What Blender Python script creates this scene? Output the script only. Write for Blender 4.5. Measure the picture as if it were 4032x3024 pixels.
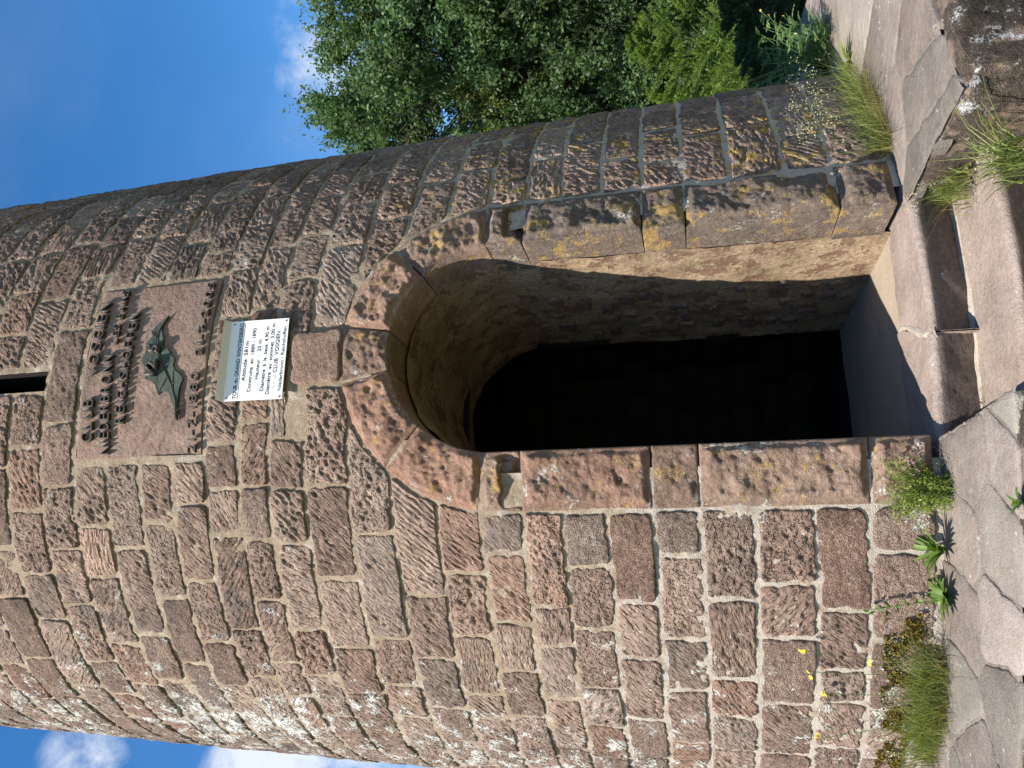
import bpy, math, random
import numpy as np
from math import radians as rad

rng = np.random.default_rng(7)
random.seed(7)
for o in list(bpy.data.objects):
    bpy.data.objects.remove(o)
SC = bpy.context.scene
COL = SC.collection

# ---------------------------------------------------------------- camera
# The photograph was taken with the phone on its side: the camera is rolled a quarter turn.
CD, CH, CP, CY, CR, CF = 6.1424, 1.0817, rad(11.938), rad(4.368), rad(-2.836), 3105.6   # F in px of a 4032 px wide frame
F_ = np.array([math.sin(CY) * math.cos(CP), math.cos(CY) * math.cos(CP), math.sin(CP)])
R_ = np.array([math.cos(CY), -math.sin(CY), 0.0])
U_ = np.cross(R_, F_)
RV = math.cos(CR) * R_ + math.sin(CR) * U_
UV = -math.sin(CR) * R_ + math.cos(CR) * U_
CAM = np.array([0, -CD, CH])
cd = bpy.data.cameras.new('camera')
co = bpy.data.objects.new('camera', cd)
COL.objects.link(co)
cd.sensor_width = 36
cd.lens = 36 * CF / 4032
cd.clip_end = 3000
from mathutils import Matrix
co.matrix_world = Matrix(((-UV[0], RV[0], -F_[0], CAM[0]), (-UV[1], RV[1], -F_[1], CAM[1]),
                          (-UV[2], RV[2], -F_[2], CAM[2]), (0, 0, 0, 1)))
SC.camera = co
SC.render.resolution_x, SC.render.resolution_y = 1024, 768

# ---------------------------------------------------------------- light and sky
SUN_AZ, SUN_EL = rad(-43.5), rad(51)       # azimuth seen from the tower, 0 = towards the camera, minus = left
SD = np.array([math.sin(SUN_AZ) * math.cos(SUN_EL), -math.cos(SUN_AZ) * math.cos(SUN_EL), math.sin(SUN_EL)])
sl = bpy.data.lights.new('sun', 'SUN')
sl.energy = 5.0
sl.angle = rad(0.53)
sl.color = (1.0, 0.92, 0.81)
so = bpy.data.objects.new('sun', sl)
COL.objects.link(so)
from mathutils import Vector
so.rotation_euler = Vector(SD).to_track_quat('Z', 'Y').to_euler()
so.location = (-20, -20, 30)

def ray(X, Y):
    d = F_ * CF + RV * ((3024 - Y) - 1512) - UV * (X - 2016)
    return d / np.linalg.norm(d)

W = bpy.data.worlds.new('World')
SC.world = W
W.use_nodes = True
nt = W.node_tree
nt.nodes.clear()
def wn(t, **k):
    n = nt.nodes.new(t)
    for a, b in k.items():
        setattr(n, a, b)
    return n
def wm(op, a, b=None, clamp=False):
    n = wn('ShaderNodeMath', operation=op, use_clamp=clamp)
    for i, v in enumerate((a, b)):
        if v is None: continue
        if isinstance(v, (int, float)): n.inputs[i].default_value = v
        else: nt.links.new(v, n.inputs[i])
    return n.outputs[0]
sky = wn('ShaderNodeTexSky', sky_type='NISHITA', sun_disc=False, sun_elevation=SUN_EL,
         sun_rotation=math.atan2(SD[0], SD[1]), altitude=580, air_density=1.0, dust_density=0.25, ozone_density=2.2)
hs = wn('ShaderNodeHueSaturation')
hs.inputs['Saturation'].default_value = 1.32
nt.links.new(sky.outputs[0], hs.inputs['Color'])
tc = wn('ShaderNodeTexCoord')
dirv = tc.outputs['Generated']
dn = wn('ShaderNodeTexNoise'); dn.inputs['Scale'].default_value = 11; dn.inputs['Detail'].default_value = 8; dn.inputs['Roughness'].default_value = .68; dn.inputs['Distortion'].default_value = .5
nt.links.new(dirv, dn.inputs['Vector'])
dn2 = wn('ShaderNodeTexNoise'); dn2.inputs['Scale'].default_value = 26; dn2.inputs['Detail'].default_value = 6; dn2.inputs['Roughness'].default_value = .6
nt.links.new(dirv, dn2.inputs['Vector'])
cov = None
# fair-weather clouds: (direction, angular radius in degrees, weight)
CL = [(ray(1255, 240), 5.4, .72), (ray(1290, -20), 5.0, .64), (ray(1160, 545), 1.8, .5), (ray(330, 2990), 3.6, .85), (ray(1150, 3090), 7.5, 1.2), (ray(1500, 3500), 15, 1.0), (ray(1200, -700), 12, .9), (np.array([.6, -.7, .35]), 20, .9),
      (np.array([-.8, -.4, .3]), 17, .9), (np.array([.9, .1, .28]), 15, .9), (np.array([-.2, -.9, .5]), 14, .8), (np.array([-.3, .8, .25]), 20, .95)]
for d, r, w in CL:
    d = d / np.linalg.norm(d)
    vd = wn('ShaderNodeVectorMath', operation='DOT_PRODUCT')
    nt.links.new(dirv, vd.inputs[0]); vd.inputs[1].default_value = d
    mr = wn('ShaderNodeMapRange'); mr.interpolation_type = 'SMOOTHSTEP'
    mr.inputs['From Min'].default_value = math.cos(rad(r)); mr.inputs['From Max'].default_value = 1.0
    mr.inputs['To Max'].default_value = w
    nt.links.new(vd.outputs['Value'], mr.inputs['Value'])
    cov = mr.outputs[0] if cov is None else wm('MAXIMUM', cov, mr.outputs[0])
nz = wm('ADD', wm('MULTIPLY', wm('SUBTRACT', dn.outputs['Fac'], .5), 2.6), wm('MULTIPLY', wm('SUBTRACT', dn2.outputs['Fac'], .5), .8))
cl = wm('ADD', cov, wm('MULTIPLY', nz, wm('MULTIPLY', cov, 1.0)))
mr = wn('ShaderNodeMapRange'); mr.interpolation_type = 'SMOOTHSTEP'
mr.inputs['From Min'].default_value = .36; mr.inputs['From Max'].default_value = 1.35
nt.links.new(cl, mr.inputs['Value'])
# thin high veil
mp = wn('ShaderNodeMapping'); mp.inputs['Scale'].default_value = (1.2, 3.4, 2.2); mp.inputs['Rotation'].default_value = (.4, .3, .9)
nt.links.new(dirv, mp.inputs['Vector'])
vn = wn('ShaderNodeTexNoise'); vn.inputs['Scale'].default_value = 1.7; vn.inputs['Detail'].default_value = 5
nt.links.new(mp.outputs[0], vn.inputs['Vector'])
mv = wn('ShaderNodeMapRange'); mv.interpolation_type = 'SMOOTHSTEP'
mv.inputs['From Min'].default_value = .38; mv.inputs['From Max'].default_value = .8; mv.inputs['To Max'].default_value = .10
nt.links.new(vn.outputs['Fac'], mv.inputs['Value'])
cf = wm('MAXIMUM', wm('MULTIPLY', mr.outputs[0], .93), mv.outputs[0])
mx = wn('ShaderNodeMix', data_type='RGBA')
nt.links.new(cf, mx.inputs['Factor'])
nt.links.new(hs.outputs[0], mx.inputs['A'])
mx.inputs['B'].default_value = (4.3, 4.6, 5.1, 1)
bg = wn('ShaderNodeBackground'); bg.inputs['Strength'].default_value = 0.108
nt.links.new(mx.outputs['Result'], bg.inputs['Color'])
wo = wn('ShaderNodeOutputWorld')
nt.links.new(bg.outputs[0], wo.inputs[0])

vs = SC.view_settings
vs.view_transform = 'Standard'
vs.look = 'None'
vs.exposure = 1.0
vs.gamma = 1.0
vs.use_curve_mapping = False

# ---------------------------------------------------------------- helpers
R0, TP = 2.45, 0.038                 # radius at the base (4.90 m across) and taper to 3.00 m at 25 m
PD = rad(12.65)                      # azimuth of the doorway
NV = np.array([math.sin(PD), -math.cos(PD), 0]); TV = np.array([math.cos(PD), math.sin(PD), 0])
ZA, RI, RO = 2.0, 0.557, 0.835       # door arch: centre height, inner and outer radius

def at(X, Y, dist):
    d = ray(X, Y)
    return CAM + d * dist / math.hypot(d[0], d[1])
def on_z(X, Y, z=0.0):
    d = ray(X, Y)
    return CAM + d * (z - CH) / d[2]
def px(P):
    P = np.asarray(P) - CAM
    f = P @ F_
    return 2016 - CF * (P @ UV) / f, 3024 - (1512 + CF * (P @ RV) / f)
def cone(phi, z, h=0.0):
    r = R0 - TP * z + h
    return np.stack([r * np.sin(phi), -r * np.cos(phi), z + 0 * r], -1)
def door_pt(t, z, h=0.0):
    r = R0 - TP * z
    n = np.sqrt(np.maximum(r * r - t * t, .01)) + h
    return t[..., None] * TV + n[..., None] * NV + z[..., None] * np.array([0, 0, 1.0])
def local(t, n, z):
    t, n, z = np.broadcast_arrays(np.asarray(t, float), np.asarray(n, float), np.asarray(z, float))
    return t[..., None] * TV + n[..., None] * NV + z[..., None] * np.array([0, 0, 1.0])

def _hash(ix, iy, s):
    h = (ix.astype(np.int64) * 374761393 + iy.astype(np.int64) * 668265263 + int(s) * 974711) & 0xffffffff
    h = ((h ^ (h >> 13)) * 1274126177) & 0xffffffff
    return ((h ^ (h >> 16)) & 0xffffff) / 0xffffff
def vno(x, y, s=0):
    x = np.asarray(x, float); y = np.asarray(y, float)
    ix = np.floor(x); iy = np.floor(y)
    fx = x - ix; fy = y - iy
    fx = fx * fx * (3 - 2 * fx); fy = fy * fy * (3 - 2 * fy)
    a = _hash(ix, iy, s); b = _hash(ix + 1, iy, s); c = _hash(ix, iy + 1, s); d = _hash(ix + 1, iy + 1, s)
    return (a * (1 - fx) + b * fx) * (1 - fy) + (c * (1 - fx) + d * fx) * fy
def fbm(x, y, s=0, o=4):
    v = 0; a = .5
    for k in range(o):
        v = v + a * (vno(x, y, s + k * 17) - .5); x = x * 2.03 + 11; y = y * 2.03 + 5; a *= .55
    return v
def ss(a, b, x):
    t = np.clip((x - a) / (b - a), 0, 1)
    return t * t * (3 - 2 * t)

def mesh(name, V, Fc, mat, parent=None, smooth=True, attrs=None):
    """V (n,3); Fc: (m,4)/(m,3) array, or a list of polygons"""
    V = np.asarray(V, np.float32).reshape(-1, 3)
    me = bpy.data.meshes.new(name)
    if isinstance(Fc, np.ndarray):
        m, k = Fc.shape
        me.vertices.add(len(V)); me.vertices.foreach_set('co', V.ravel())
        me.loops.add(m * k); me.loops.foreach_set('vertex_index', Fc.astype(np.int32).ravel())
        me.polygons.add(m); me.polygons.foreach_set('loop_start', np.arange(0, m * k, k, dtype=np.int32))
        me.update(calc_edges=True)
    else:
        me.from_pydata(V.tolist(), [], [list(map(int, f)) for f in Fc]); me.update()
    if smooth:
        me.polygons.foreach_set('use_smooth', np.ones(len(me.polygons), bool))
    for an, arr in (attrs or {}).items():
        A = me.attributes.new(an, 'FLOAT_COLOR', 'POINT')
        arr = np.asarray(arr, np.float32)
        if arr.ndim == 1: arr = np.tile(arr, (len(V), 1))
        if an == 'tool':
            me.attributes.remove(A); A = me.attributes.new(an, 'FLOAT_VECTOR', 'POINT'); A.data.foreach_set('vector', arr.ravel()); continue
        A.data.foreach_set('color', np.concatenate([arr, np.ones((len(V), 1), np.float32)], 1).ravel())
    if mat: me.materials.append(mat)
    ob = bpy.data.objects.new(name, me)
    COL.objects.link(ob)
    if parent is not None: ob.parent = parent
    return ob
def grid_faces(ny, nx, off=0):
    i = np.arange(ny * nx).reshape(ny, nx) + off
    return np.stack([i[:-1, :-1], i[:-1, 1:], i[1:, 1:], i[1:, :-1]], -1).reshape(-1, 4)
def empty(name, loc=(0, 0, 0)):
    o = bpy.data.objects.new(name, None); COL.objects.link(o); o.location = loc
    o.empty_display_size = .1
    return o
def tag(o, label, cat, group=None, kind=None):
    o['label'] = label; o['category'] = cat
    if group: o['group'] = group
    if kind: o['kind'] = kind
    return o
class MB:
    """collects geometry for one mesh"""
    def __init__(s): s.v = []; s.f = []; s.n = 0; s.a = []
    def add(s, V, Fc, a=None):
        V = np.asarray(V, float).reshape(-1, 3)
        s.v.append(V); s.f += [[i + s.n for i in f] for f in (Fc.tolist() if isinstance(Fc, np.ndarray) else Fc)]
        s.a.append(np.tile(np.asarray(a if a is not None else (.5, .5, .5), float), (len(V), 1)) if np.ndim(a) < 2 else a)
        s.n += len(V)
    def tube(s, pts, rads, sides=5, a=None):
        pts = np.asarray(pts, float); k = len(pts)
        rads = np.broadcast_to(np.asarray(rads, float), (k,))
        T = np.gradient(pts, axis=0); T /= np.linalg.norm(T, axis=1)[:, None] + 1e-9
        ref = np.array([0, 0, 1.0]) if abs(T[0, 2]) < .9 else np.array([1.0, 0, 0])
        A = np.cross(T, ref); A /= np.linalg.norm(A, axis=1)[:, None] + 1e-9
        B = np.cross(T, A)
        an = np.linspace(0, 2 * np.pi, sides, endpoint=False)
        V = pts[:, None] + rads[:, None, None] * (np.cos(an)[None, :, None] * A[:, None] + np.sin(an)[None, :, None] * B[:, None])
        i = np.arange(k * sides).reshape(k, sides); j = np.roll(i, -1, 1)
        Fc = np.stack([i[:-1], j[:-1], j[1:], i[1:]], -1).reshape(-1, 4)
        s.add(V, Fc, a); 
    def box(s, lo, hi, a=None):
        x0, y0, z0 = lo; x1, y1, z1 = hi
        V = [(x0, y0, z0), (x1, y0, z0), (x1, y1, z0), (x0, y1, z0), (x0, y0, z1), (x1, y0, z1), (x1, y1, z1), (x0, y1, z1)]
        s.add(V, [(0, 3, 2, 1), (4, 5, 6, 7), (0, 1, 5, 4), (1, 2, 6, 5), (2, 3, 7, 6), (3, 0, 4, 7)], a)
    def build(s, name, mat, parent=None, smooth=True, attr='tint'):
        V = np.concatenate(s.v)
        fl = s.f
        if all(len(f) == 4 for f in fl): fl = np.array(fl)
        elif all(len(f) == 3 for f in fl): fl = np.array(fl)
        return mesh(name, V, fl, mat, parent, smooth, {attr: np.concatenate(s.a)})

# ---------------------------------------------------------------- materials
class Mat:
    def __init__(s, name, rough=.9, spec=.2):
        s.m = bpy.data.materials.new(name); s.m.use_nodes = True
        s.t = s.m.node_tree; s.b = s.t.nodes['Principled BSDF']
        s.b.inputs['Roughness'].default_value = rough
        s.b.inputs['Specular IOR Level'].default_value = spec
        s.pos = s.n('ShaderNodeNewGeometry').outputs['Position']
    def n(s, t, **k):
        x = s.t.nodes.new(t)
        for a, b in k.items(): setattr(x, a, b)
        return x
    def link(s, a, b): s.t.links.new(a, b)
    def setin(s, sock, v):
        if isinstance(v, (int, float)): sock.default_value = v
        elif isinstance(v, tuple): sock.default_value = v if len(v) == 4 or sock.type == 'VECTOR' else v + (1,)
        else: s.link(v, sock)
    def noise(s, scale, detail=4, rough=.55, vec=None, dist=0):
        x = s.n('ShaderNodeTexNoise'); x.inputs['Scale'].default_value = scale; x.inputs['Detail'].default_value = detail
        x.inputs['Roughness'].default_value = rough; x.inputs['Distortion'].default_value = dist
        s.link(vec or s.pos, x.inputs['Vector']); return x.outputs['Fac']
    def vor(s, scale, feature='F1', out='Distance', vec=None):
        x = s.n('ShaderNodeTexVoronoi', feature=feature); x.inputs['Scale'].default_value = scale
        s.link(vec or s.pos, x.inputs['Vector']); return x.outputs[out]
    def map(s, scale, rot=(0, 0, 0)):
        x = s.n('ShaderNodeMapping'); x.inputs['Scale'].default_value = scale; x.inputs['Rotation'].default_value = rot
        s.link(s.pos, x.inputs['Vector']); return x.outputs[0]
    def math(s, op, a, b=0.0):
        x = s.n('ShaderNodeMath', operation=op); s.setin(x.inputs[0], a); s.setin(x.inputs[1], b); return x.outputs[0]
    def step(s, v, a, b, lo=0.0, hi=1.0):
        x = s.n('ShaderNodeMapRange'); x.interpolation_type = 'SMOOTHSTEP'
        for nm, q in (('Value', v), ('From Min', a), ('From Max', b), ('To Min', lo), ('To Max', hi)): s.setin(x.inputs[nm], q)
        return x.outputs[0]
    def mix(s, f, a, b, mode='MIX'):
        x = s.n('ShaderNodeMix', data_type='RGBA', blend_type=mode)
        s.setin(x.inputs['Factor'], f); s.setin(x.inputs['A'], a); s.setin(x.inputs['B'], b); return x.outputs['Result']
    def ramp(s, v, stops):
        x = s.n('ShaderNodeValToRGB'); e = x.color_ramp.elements
        while len(e) < len(stops): e.new(.5)
        for el, (p, c) in zip(e, stops): el.position = p; el.color = c + (1,)
        s.link(v, x.inputs[0]); return x.outputs[0]
    def attr(s, name):
        x = s.n('ShaderNodeAttribute', attribute_name=name)
        y = s.n('ShaderNodeSeparateColor'); s.link(x.outputs['Color'], y.inputs[0])
        return y.outputs[0], y.outputs[1], y.outputs[2]
    def xyz(s):
        y = s.n('ShaderNodeSeparateXYZ'); s.link(s.pos, y.inputs[0]); return y.outputs
    def color(s, c): s.setin(s.b.inputs['Base Color'], c)
    def bump(s, h, strength, dist):
        x = s.n('ShaderNodeBump'); x.inputs['Strength'].default_value = strength; x.inputs['Distance'].default_value = dist
        s.link(h, x.inputs['Height']); s.link(x.outputs[0], s.b.inputs['Normal'])

def stone_mat(name, dark, mid, light, white=1.0, yellow=1.0, char=1.0, tool=0.0, grain=.8):
    """tint: r = lightness, g = redness, b = greyness ; lichen: r = white, g = yellow, b = charcoal crust"""
    M = Mat(name, .92, .15)
    tr, tg, tb = M.attr('tint'); lw, ly, lc = M.attr('lichen')
    n1 = M.noise(7, 5); n2 = M.noise(38, 5, .6); n3 = M.noise(170, 3, .6)
    v = M.math('ADD', M.math('MULTIPLY', n1, .34), M.math('ADD', M.math('MULTIPLY', n2, .42), M.math('MULTIPLY', n3, .30)))
    v = M.math('ADD', v, M.math('MULTIPLY', M.math('SUBTRACT', tr, .5), .42))
    c = M.ramp(v, [(.33, dark), (.52, mid), (.72, light)])
    red = M.mix(1.0, c, (1.10, .93, .87), 'MULTIPLY')
    c = M.mix(M.step(tg, .45, 1.0), c, red)
    g = M.mix(1.0, c, (.86, .98, 1.06), 'MULTIPLY')
    c = M.mix(M.step(tb, .5, 1.0), c, g)
    # yellowish-grey dusting of crustose lichen
    du = M.math('MULTIPLY', M.step(M.noise(60, 4, .65), .52, .72), .35)
    c = M.mix(du, c, (.36, .30, .22))
    # charcoal crust
    cm = M.step(M.math('ADD', M.noise(5.5, 4), M.math('MULTIPLY', lc, .34)), .62, .80)
    c = M.mix(M.math('MULTIPLY', cm, .5 * char), c, (.075, .068, .066))
    # white lichen
    wb = M.math('ADD', M.noise(9, 3), M.math('MULTIPLY', M.noise(70, 4, .7), .75))
    wm_ = M.step(M.math('ADD', wb, M.math('MULTIPLY', lw, .31)), 1.11, 1.19)
    dots = M.step(M.vor(26), .10, .065)
    dots = M.math('MULTIPLY', dots, M.step(M.math('ADD', M.noise(4, 2), M.math('MULTIPLY', lw, .3)), .56, .7))
    w = M.math('MULTIPLY', M.math('MAXIMUM', wm_, M.math('MULTIPLY', dots, .8)), white)
    c = M.mix(w, c, M.mix(n3, (.34, .335, .31), (.64, .63, .59)))
    # yellow lichen
    yb = M.math('ADD', M.noise(11, 3), M.math('MULTIPLY', M.noise(95, 3, .7), .7))
    ym = M.step(M.math('ADD', yb, M.math('MULTIPLY', ly, .27)), 1.10, 1.19)
    c = M.mix(M.math('MULTIPLY', ym, .8 * yellow), c, M.mix(n2, (.40, .22, .03), (.50, .36, .10)))
    M.color(c)
    ta = M.n('ShaderNodeAttribute', attribute_name='tool').outputs['Vector']
    tn_ = M.noise(1.0, 2, .5, ta)            # tool marks, along the strokes of each stone
    pits = M.math('ADD', M.step(tn_, .33, .50), M.math('MULTIPLY', M.noise(2.6, 2, .5, ta), .35))
    hh = M.math('ADD', M.math('MULTIPLY', n2, .8), M.math('ADD', M.math('MULTIPLY', n3, .45), M.math('MULTIPLY', w, .2)))
    hh = M.math('ADD', M.math('MULTIPLY', hh, grain), M.math('MULTIPLY', pits, tool))
    M.bump(hh, 1.0, .013)
    return M.m
M_STONE = stone_mat('sandstone', (.088, .061, .048), (.207, .145, .114), (.37, .28, .226), tool=1.1)
M_DOOR = stone_mat('dressed_sandstone', (.085, .058, .044), (.19, .128, .097), (.33, .24, .188), .7, .62, .8, 0.0, 1.3)
M_COARSE = M_STONE

def mortar_mat():
    M = Mat('lime_mortar', .95, .1)
    n1 = M.noise(6, 4); n2 = M.noise(55, 5, .65); n3 = M.noise(220, 2)
    v = M.math('ADD', M.math('MULTIPLY', n1, .4), M.math('ADD', M.math('MULTIPLY', n2, .35), M.math('MULTIPLY', n3, .3)))
    c = M.ramp(v, [(.3, (.165, .125, .088)), (.52, (.33, .258, .184)), (.8, (.47, .39, .30))])
    z = M.xyz()[2]
    lw, ly, lc = M.attr('lichen')
    wb = M.math('ADD', M.noise(16, 3), M.math('MULTIPLY', M.noise(85, 4, .7), .6))
    w = M.step(M.math('ADD', wb, M.math('MULTIPLY', lw, .36)), .90, 1.06)
    c = M.mix(M.math('MULTIPLY', w, .75), c, (.47, .43, .375))
    d = M.step(M.noise(30, 4, .7), .56, .68)
    c = M.mix(M.math('MULTIPLY', d, .45), c, (.13, .115, .095))
    ym = M.step(M.math('ADD', M.noise(13, 4, .7), M.math('MULTIPLY', ly, .26)), .68, .80)
    c = M.mix(M.math('MULTIPLY', ym, .75), c, (.42, .27, .05))
    M.color(c)
    M.bump(M.math('ADD', n2, n3), .9, .009)
    return M.m
M_MORTAR = mortar_mat()

def plaster_mat():
    M = Mat('old_plaster', .95, .1)
    n2 = M.noise(40, 5, .6)
    c = M.ramp(M.math('ADD', M.math('MULTIPLY', M.noise(5, 4), .5), M.math('MULTIPLY', n2, .5)),
               [(.3, (.12, .082, .054)), (.52, (.27, .20, .135)), (.75, (.44, .35, .25))])
    pm = M.step(M.noise(8, 7, .62), .55, .58)
    c = M.mix(M.math('MULTIPLY', pm, .8), c, (.15, .085, .062))
    gm = M.step(M.noise(3, 4), .52, .68)
    c = M.mix(M.math('MULTIPLY', gm, .35), c, (.16, .15, .075))
    M.color(c); M.bump(M.math('SUBTRACT', n2, M.math('MULTIPLY', pm, .6)), .8, .012)
    return M.m
M_PLASTER = plaster_mat()

def paving_mat():
    M = Mat('worn_paving_stone', .8, .3)
    tr, tg, tb = M.attr('tint')
    n1 = M.noise(4, 5); n2 = M.noise(28, 5, .62); n3 = M.noise(140, 3)
    v = M.math('ADD', M.math('MULTIPLY', n1, .4), M.math('ADD', M.math('MULTIPLY', n2, .3), M.math('MULTIPLY', n3, .3)))
    v = M.math('ADD', v, M.math('MULTIPLY', M.math('SUBTRACT', tr, .5), .3))
    c = M.ramp(v, [(.30, (.085, .071, .061)), (.5, (.20, .17, .147)), (.72, (.33, .287, .253))])
    c = M.mix(M.math('MULTIPLY', M.math('MULTIPLY', tg, .55), M.step(M.noise(9, 3), .4, .65)), c, (.25, .17, .135))
    c = M.mix(M.math('MULTIPLY', tb, .5), c, (.22, .215, .18))
    w = M.step(M.vor(15), .13, .07)
    w = M.math('MULTIPLY', w, M.step(M.noise(6, 2), .5, .62))
    w2 = M.step(M.math('ADD', M.noise(20, 4, .7), M.math('MULTIPLY', M.noise(3, 2), .5)), .93, 1.02)
    c = M.mix(M.math('MAXIMUM', M.math('MULTIPLY', w, .8), M.math('MULTIPLY', w2, .7)), c, (.52, .50, .46))
    d = M.step(M.noise(75, 4, .7), .60, .70)
    c = M.mix(M.math('MULTIPLY', d, .5), c, (.08, .065, .055))
    M.color(c); M.bump(M.math('ADD', n2, M.math('MULTIPLY', n3, .7)), .9, .010)
    return M.m
M_PAVE = paving_mat()

def tread_mat():
    M = Mat('step_sandstone', .82, .25)
    tr, tg, tb = M.attr('tint')
    n1 = M.noise(5, 4); n2 = M.noise(45, 5, .6); n3 = M.noise(190, 2)
    v = M.math('ADD', M.math('MULTIPLY', n1, .35), M.math('ADD', M.math('MULTIPLY', n2, .35), M.math('MULTIPLY', n3, .3)))
    c = M.ramp(v, [(.32, (.13, .102, .087)), (.5, (.265, .212, .183)), (.70, (.40, .335, .295))])
    c = M.mix(M.math('MULTIPLY', tb, .8), c, (.34, .29, .215))
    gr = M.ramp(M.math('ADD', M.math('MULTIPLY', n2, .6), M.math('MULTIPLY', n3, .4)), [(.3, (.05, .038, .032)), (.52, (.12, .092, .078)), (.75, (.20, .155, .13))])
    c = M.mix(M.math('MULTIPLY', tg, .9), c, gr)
    w = M.step(M.vor(22), .085, .05)
    c = M.mix(M.math('MULTIPLY', w, M.step(M.noise(5, 2), .5, .6)), c, (.62, .6, .56))
    M.color(c); M.bump(M.math('ADD', n2, M.math('ADD', n1, M.math('MULTIPLY', n3, .7))), .9, .010)
    return M.m
M_TREAD = tread_mat()

def crust_mat():
    M = Mat('lichen_crusted_rock', .95, .1)
    n1 = M.noise(5, 4); n2 = M.noise(40, 5, .65); n3 = M.noise(160, 3)
    c = M.ramp(M.math('ADD', M.math('MULTIPLY', n2, .6), M.math('MULTIPLY', n3, .4)),
               [(.3, (.03, .025, .022)), (.52, (.085, .068, .055)), (.75, (.17, .13, .10))])
    pk = M.step(n1, .50, .62)
    c = M.mix(M.math('MULTIPLY', pk, .75), c, M.mix(n2, (.19, .13, .105), (.34, .25, .20)))
    w = M.step(M.math('ADD', M.noise(7, 3), M.math('MULTIPLY', M.noise(70, 4, .7), .6)), .88, 1.0)
    c = M.mix(M.math('MULTIPLY', w, .85), c, M.mix(n3, (.40, .40, .40), (.72, .72, .70)))
    y = M.step(M.math('ADD', M.noise(9, 3, .5, M.map((1.3, .8, 1))), M.math('MULTIPLY', n2, .3)), .77, .86)
    c = M.mix(M.math('MULTIPLY', y, .55), c, (.22, .16, .05))
    M.color(c); M.bump(M.math('ADD', n2, n3), .9, .012)
    return M.m
M_CRUST = crust_mat()

def simple(name, col, rough=.6, metal=0.0, var=.15, scale=60, bump=.2, spec=.3):
    M = Mat(name, rough, spec)
    n = M.noise(scale, 4)
    c2 = tuple(max(0, x * (1 - var)) for x in col); c3 = tuple(min(1, x * (1 + var)) for x in col)
    M.color(M.mix(n, c2, c3)); M.b.inputs['Metallic'].default_value = metal
    if bump: M.bump(n, bump, .003)
    return M.m
M_SHADE = simple('painted_shade_stone', (.022, .019, .017), .95, 0, .4, 20, .5, .05)  # near-black colour paints in the deep shade of stairwell and slit
M_BRONZE = simple('dark_bronze', (.085, .078, .068), .55, .45, .4, 50, .4)
M_PATINA = simple('green_patina', (.058, .078, .060), .75, .15, .5, 55, 1.0)
M_WHITE = simple('white_enamel', (.78, .78, .77), .32, 0, .03, 8, 0, .5)
M_ALU = simple('pale_metal', (.42, .41, .38), .45, .3, .15, 40, .1)
M_INK = simple('black_print', (.012, .012, .014), .5, 0, .1, 30, 0)
M_GREYINK = simple('grey_print', (.45, .45, .44), .5, 0, .1, 30, 0)
M_SCREW = simple('screw_steel', (.09, .085, .08), .45, .8, .2, 80, .2)

def leaf_mat(name, dark, light, trans=.35, rough=.55, spec=.3, dry=None):
    M = Mat(name, rough, spec)
    tr, tg, tb = M.attr('tint')
    c = M.mix(tr, dark, light)
    if dry: c = M.mix(tb, c, dry)
    M.color(c)
    tl = M.n('ShaderNodeBsdfTranslucent')
    M.link(M.mix(1.0, c, (1.5, 1.5, .7), 'MULTIPLY'), tl.inputs[0])
    ms = M.n('ShaderNodeMixShader'); ms.inputs[0].default_value = trans
    M.link(M.b.outputs[0], ms.inputs[1]); M.link(tl.outputs[0], ms.inputs[2])
    M.link(ms.outputs[0], M.t.nodes['Material Output'].inputs['Surface'])
    return M.m
M_GRASS = leaf_mat('grass_blades', (.05, .095, .018), (.22, .29, .08), .35, dry=(.34, .25, .12))
M_LEAF = leaf_mat('broad_leaves', (.032, .070, .024), (.115, .185, .075), .4)
M_ASPEN = leaf_mat('aspen_leaves', (.04, .09, .035), (.12, .20, .09))
M_YLEAF = leaf_mat('yellowish_leaves', (.05, .08, .02), (.17, .20, .06))
M_SPRUCE = leaf_mat('spruce_needles', (.022, .045, .018), (.075, .115, .045), .15)
M_LIME = leaf_mat('soft_green_needles', (.07, .13, .022), (.20, .30, .055), .4)
M_FERN = leaf_mat('dark_feathery_foliage', (.014, .04, .014), (.045, .10, .03), .2)
M_WEED = leaf_mat('weed_leaves', (.07, .12, .02), (.26, .32, .07), .35)
M_ROS = leaf_mat('rosette_leaves', (.05, .10, .018), (.14, .22, .045), .3)
M_TANSY = leaf_mat('tansy_leaves', (.06, .13, .045), (.24, .36, .15), .35)
M_YFLOW = simple('yellow_petals', (.75, .55, .02), .6, 0, .15, 30, 0)
M_SEED = simple('seed_heads', (.38, .40, .22), .8, 0, .3, 60, 0)
M_MOSS = simple('ochre_moss', (.12, .085, .018), 1.0, 0, .6, 90, .8, .05)
M_BARK = simple('bark', (.09, .075, .06), .9, 0, .4, 14, .8)
M_DEADW = simple('dead_twigs', (.20, .15, .10), .9, 0, .3, 30, .3)

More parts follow.
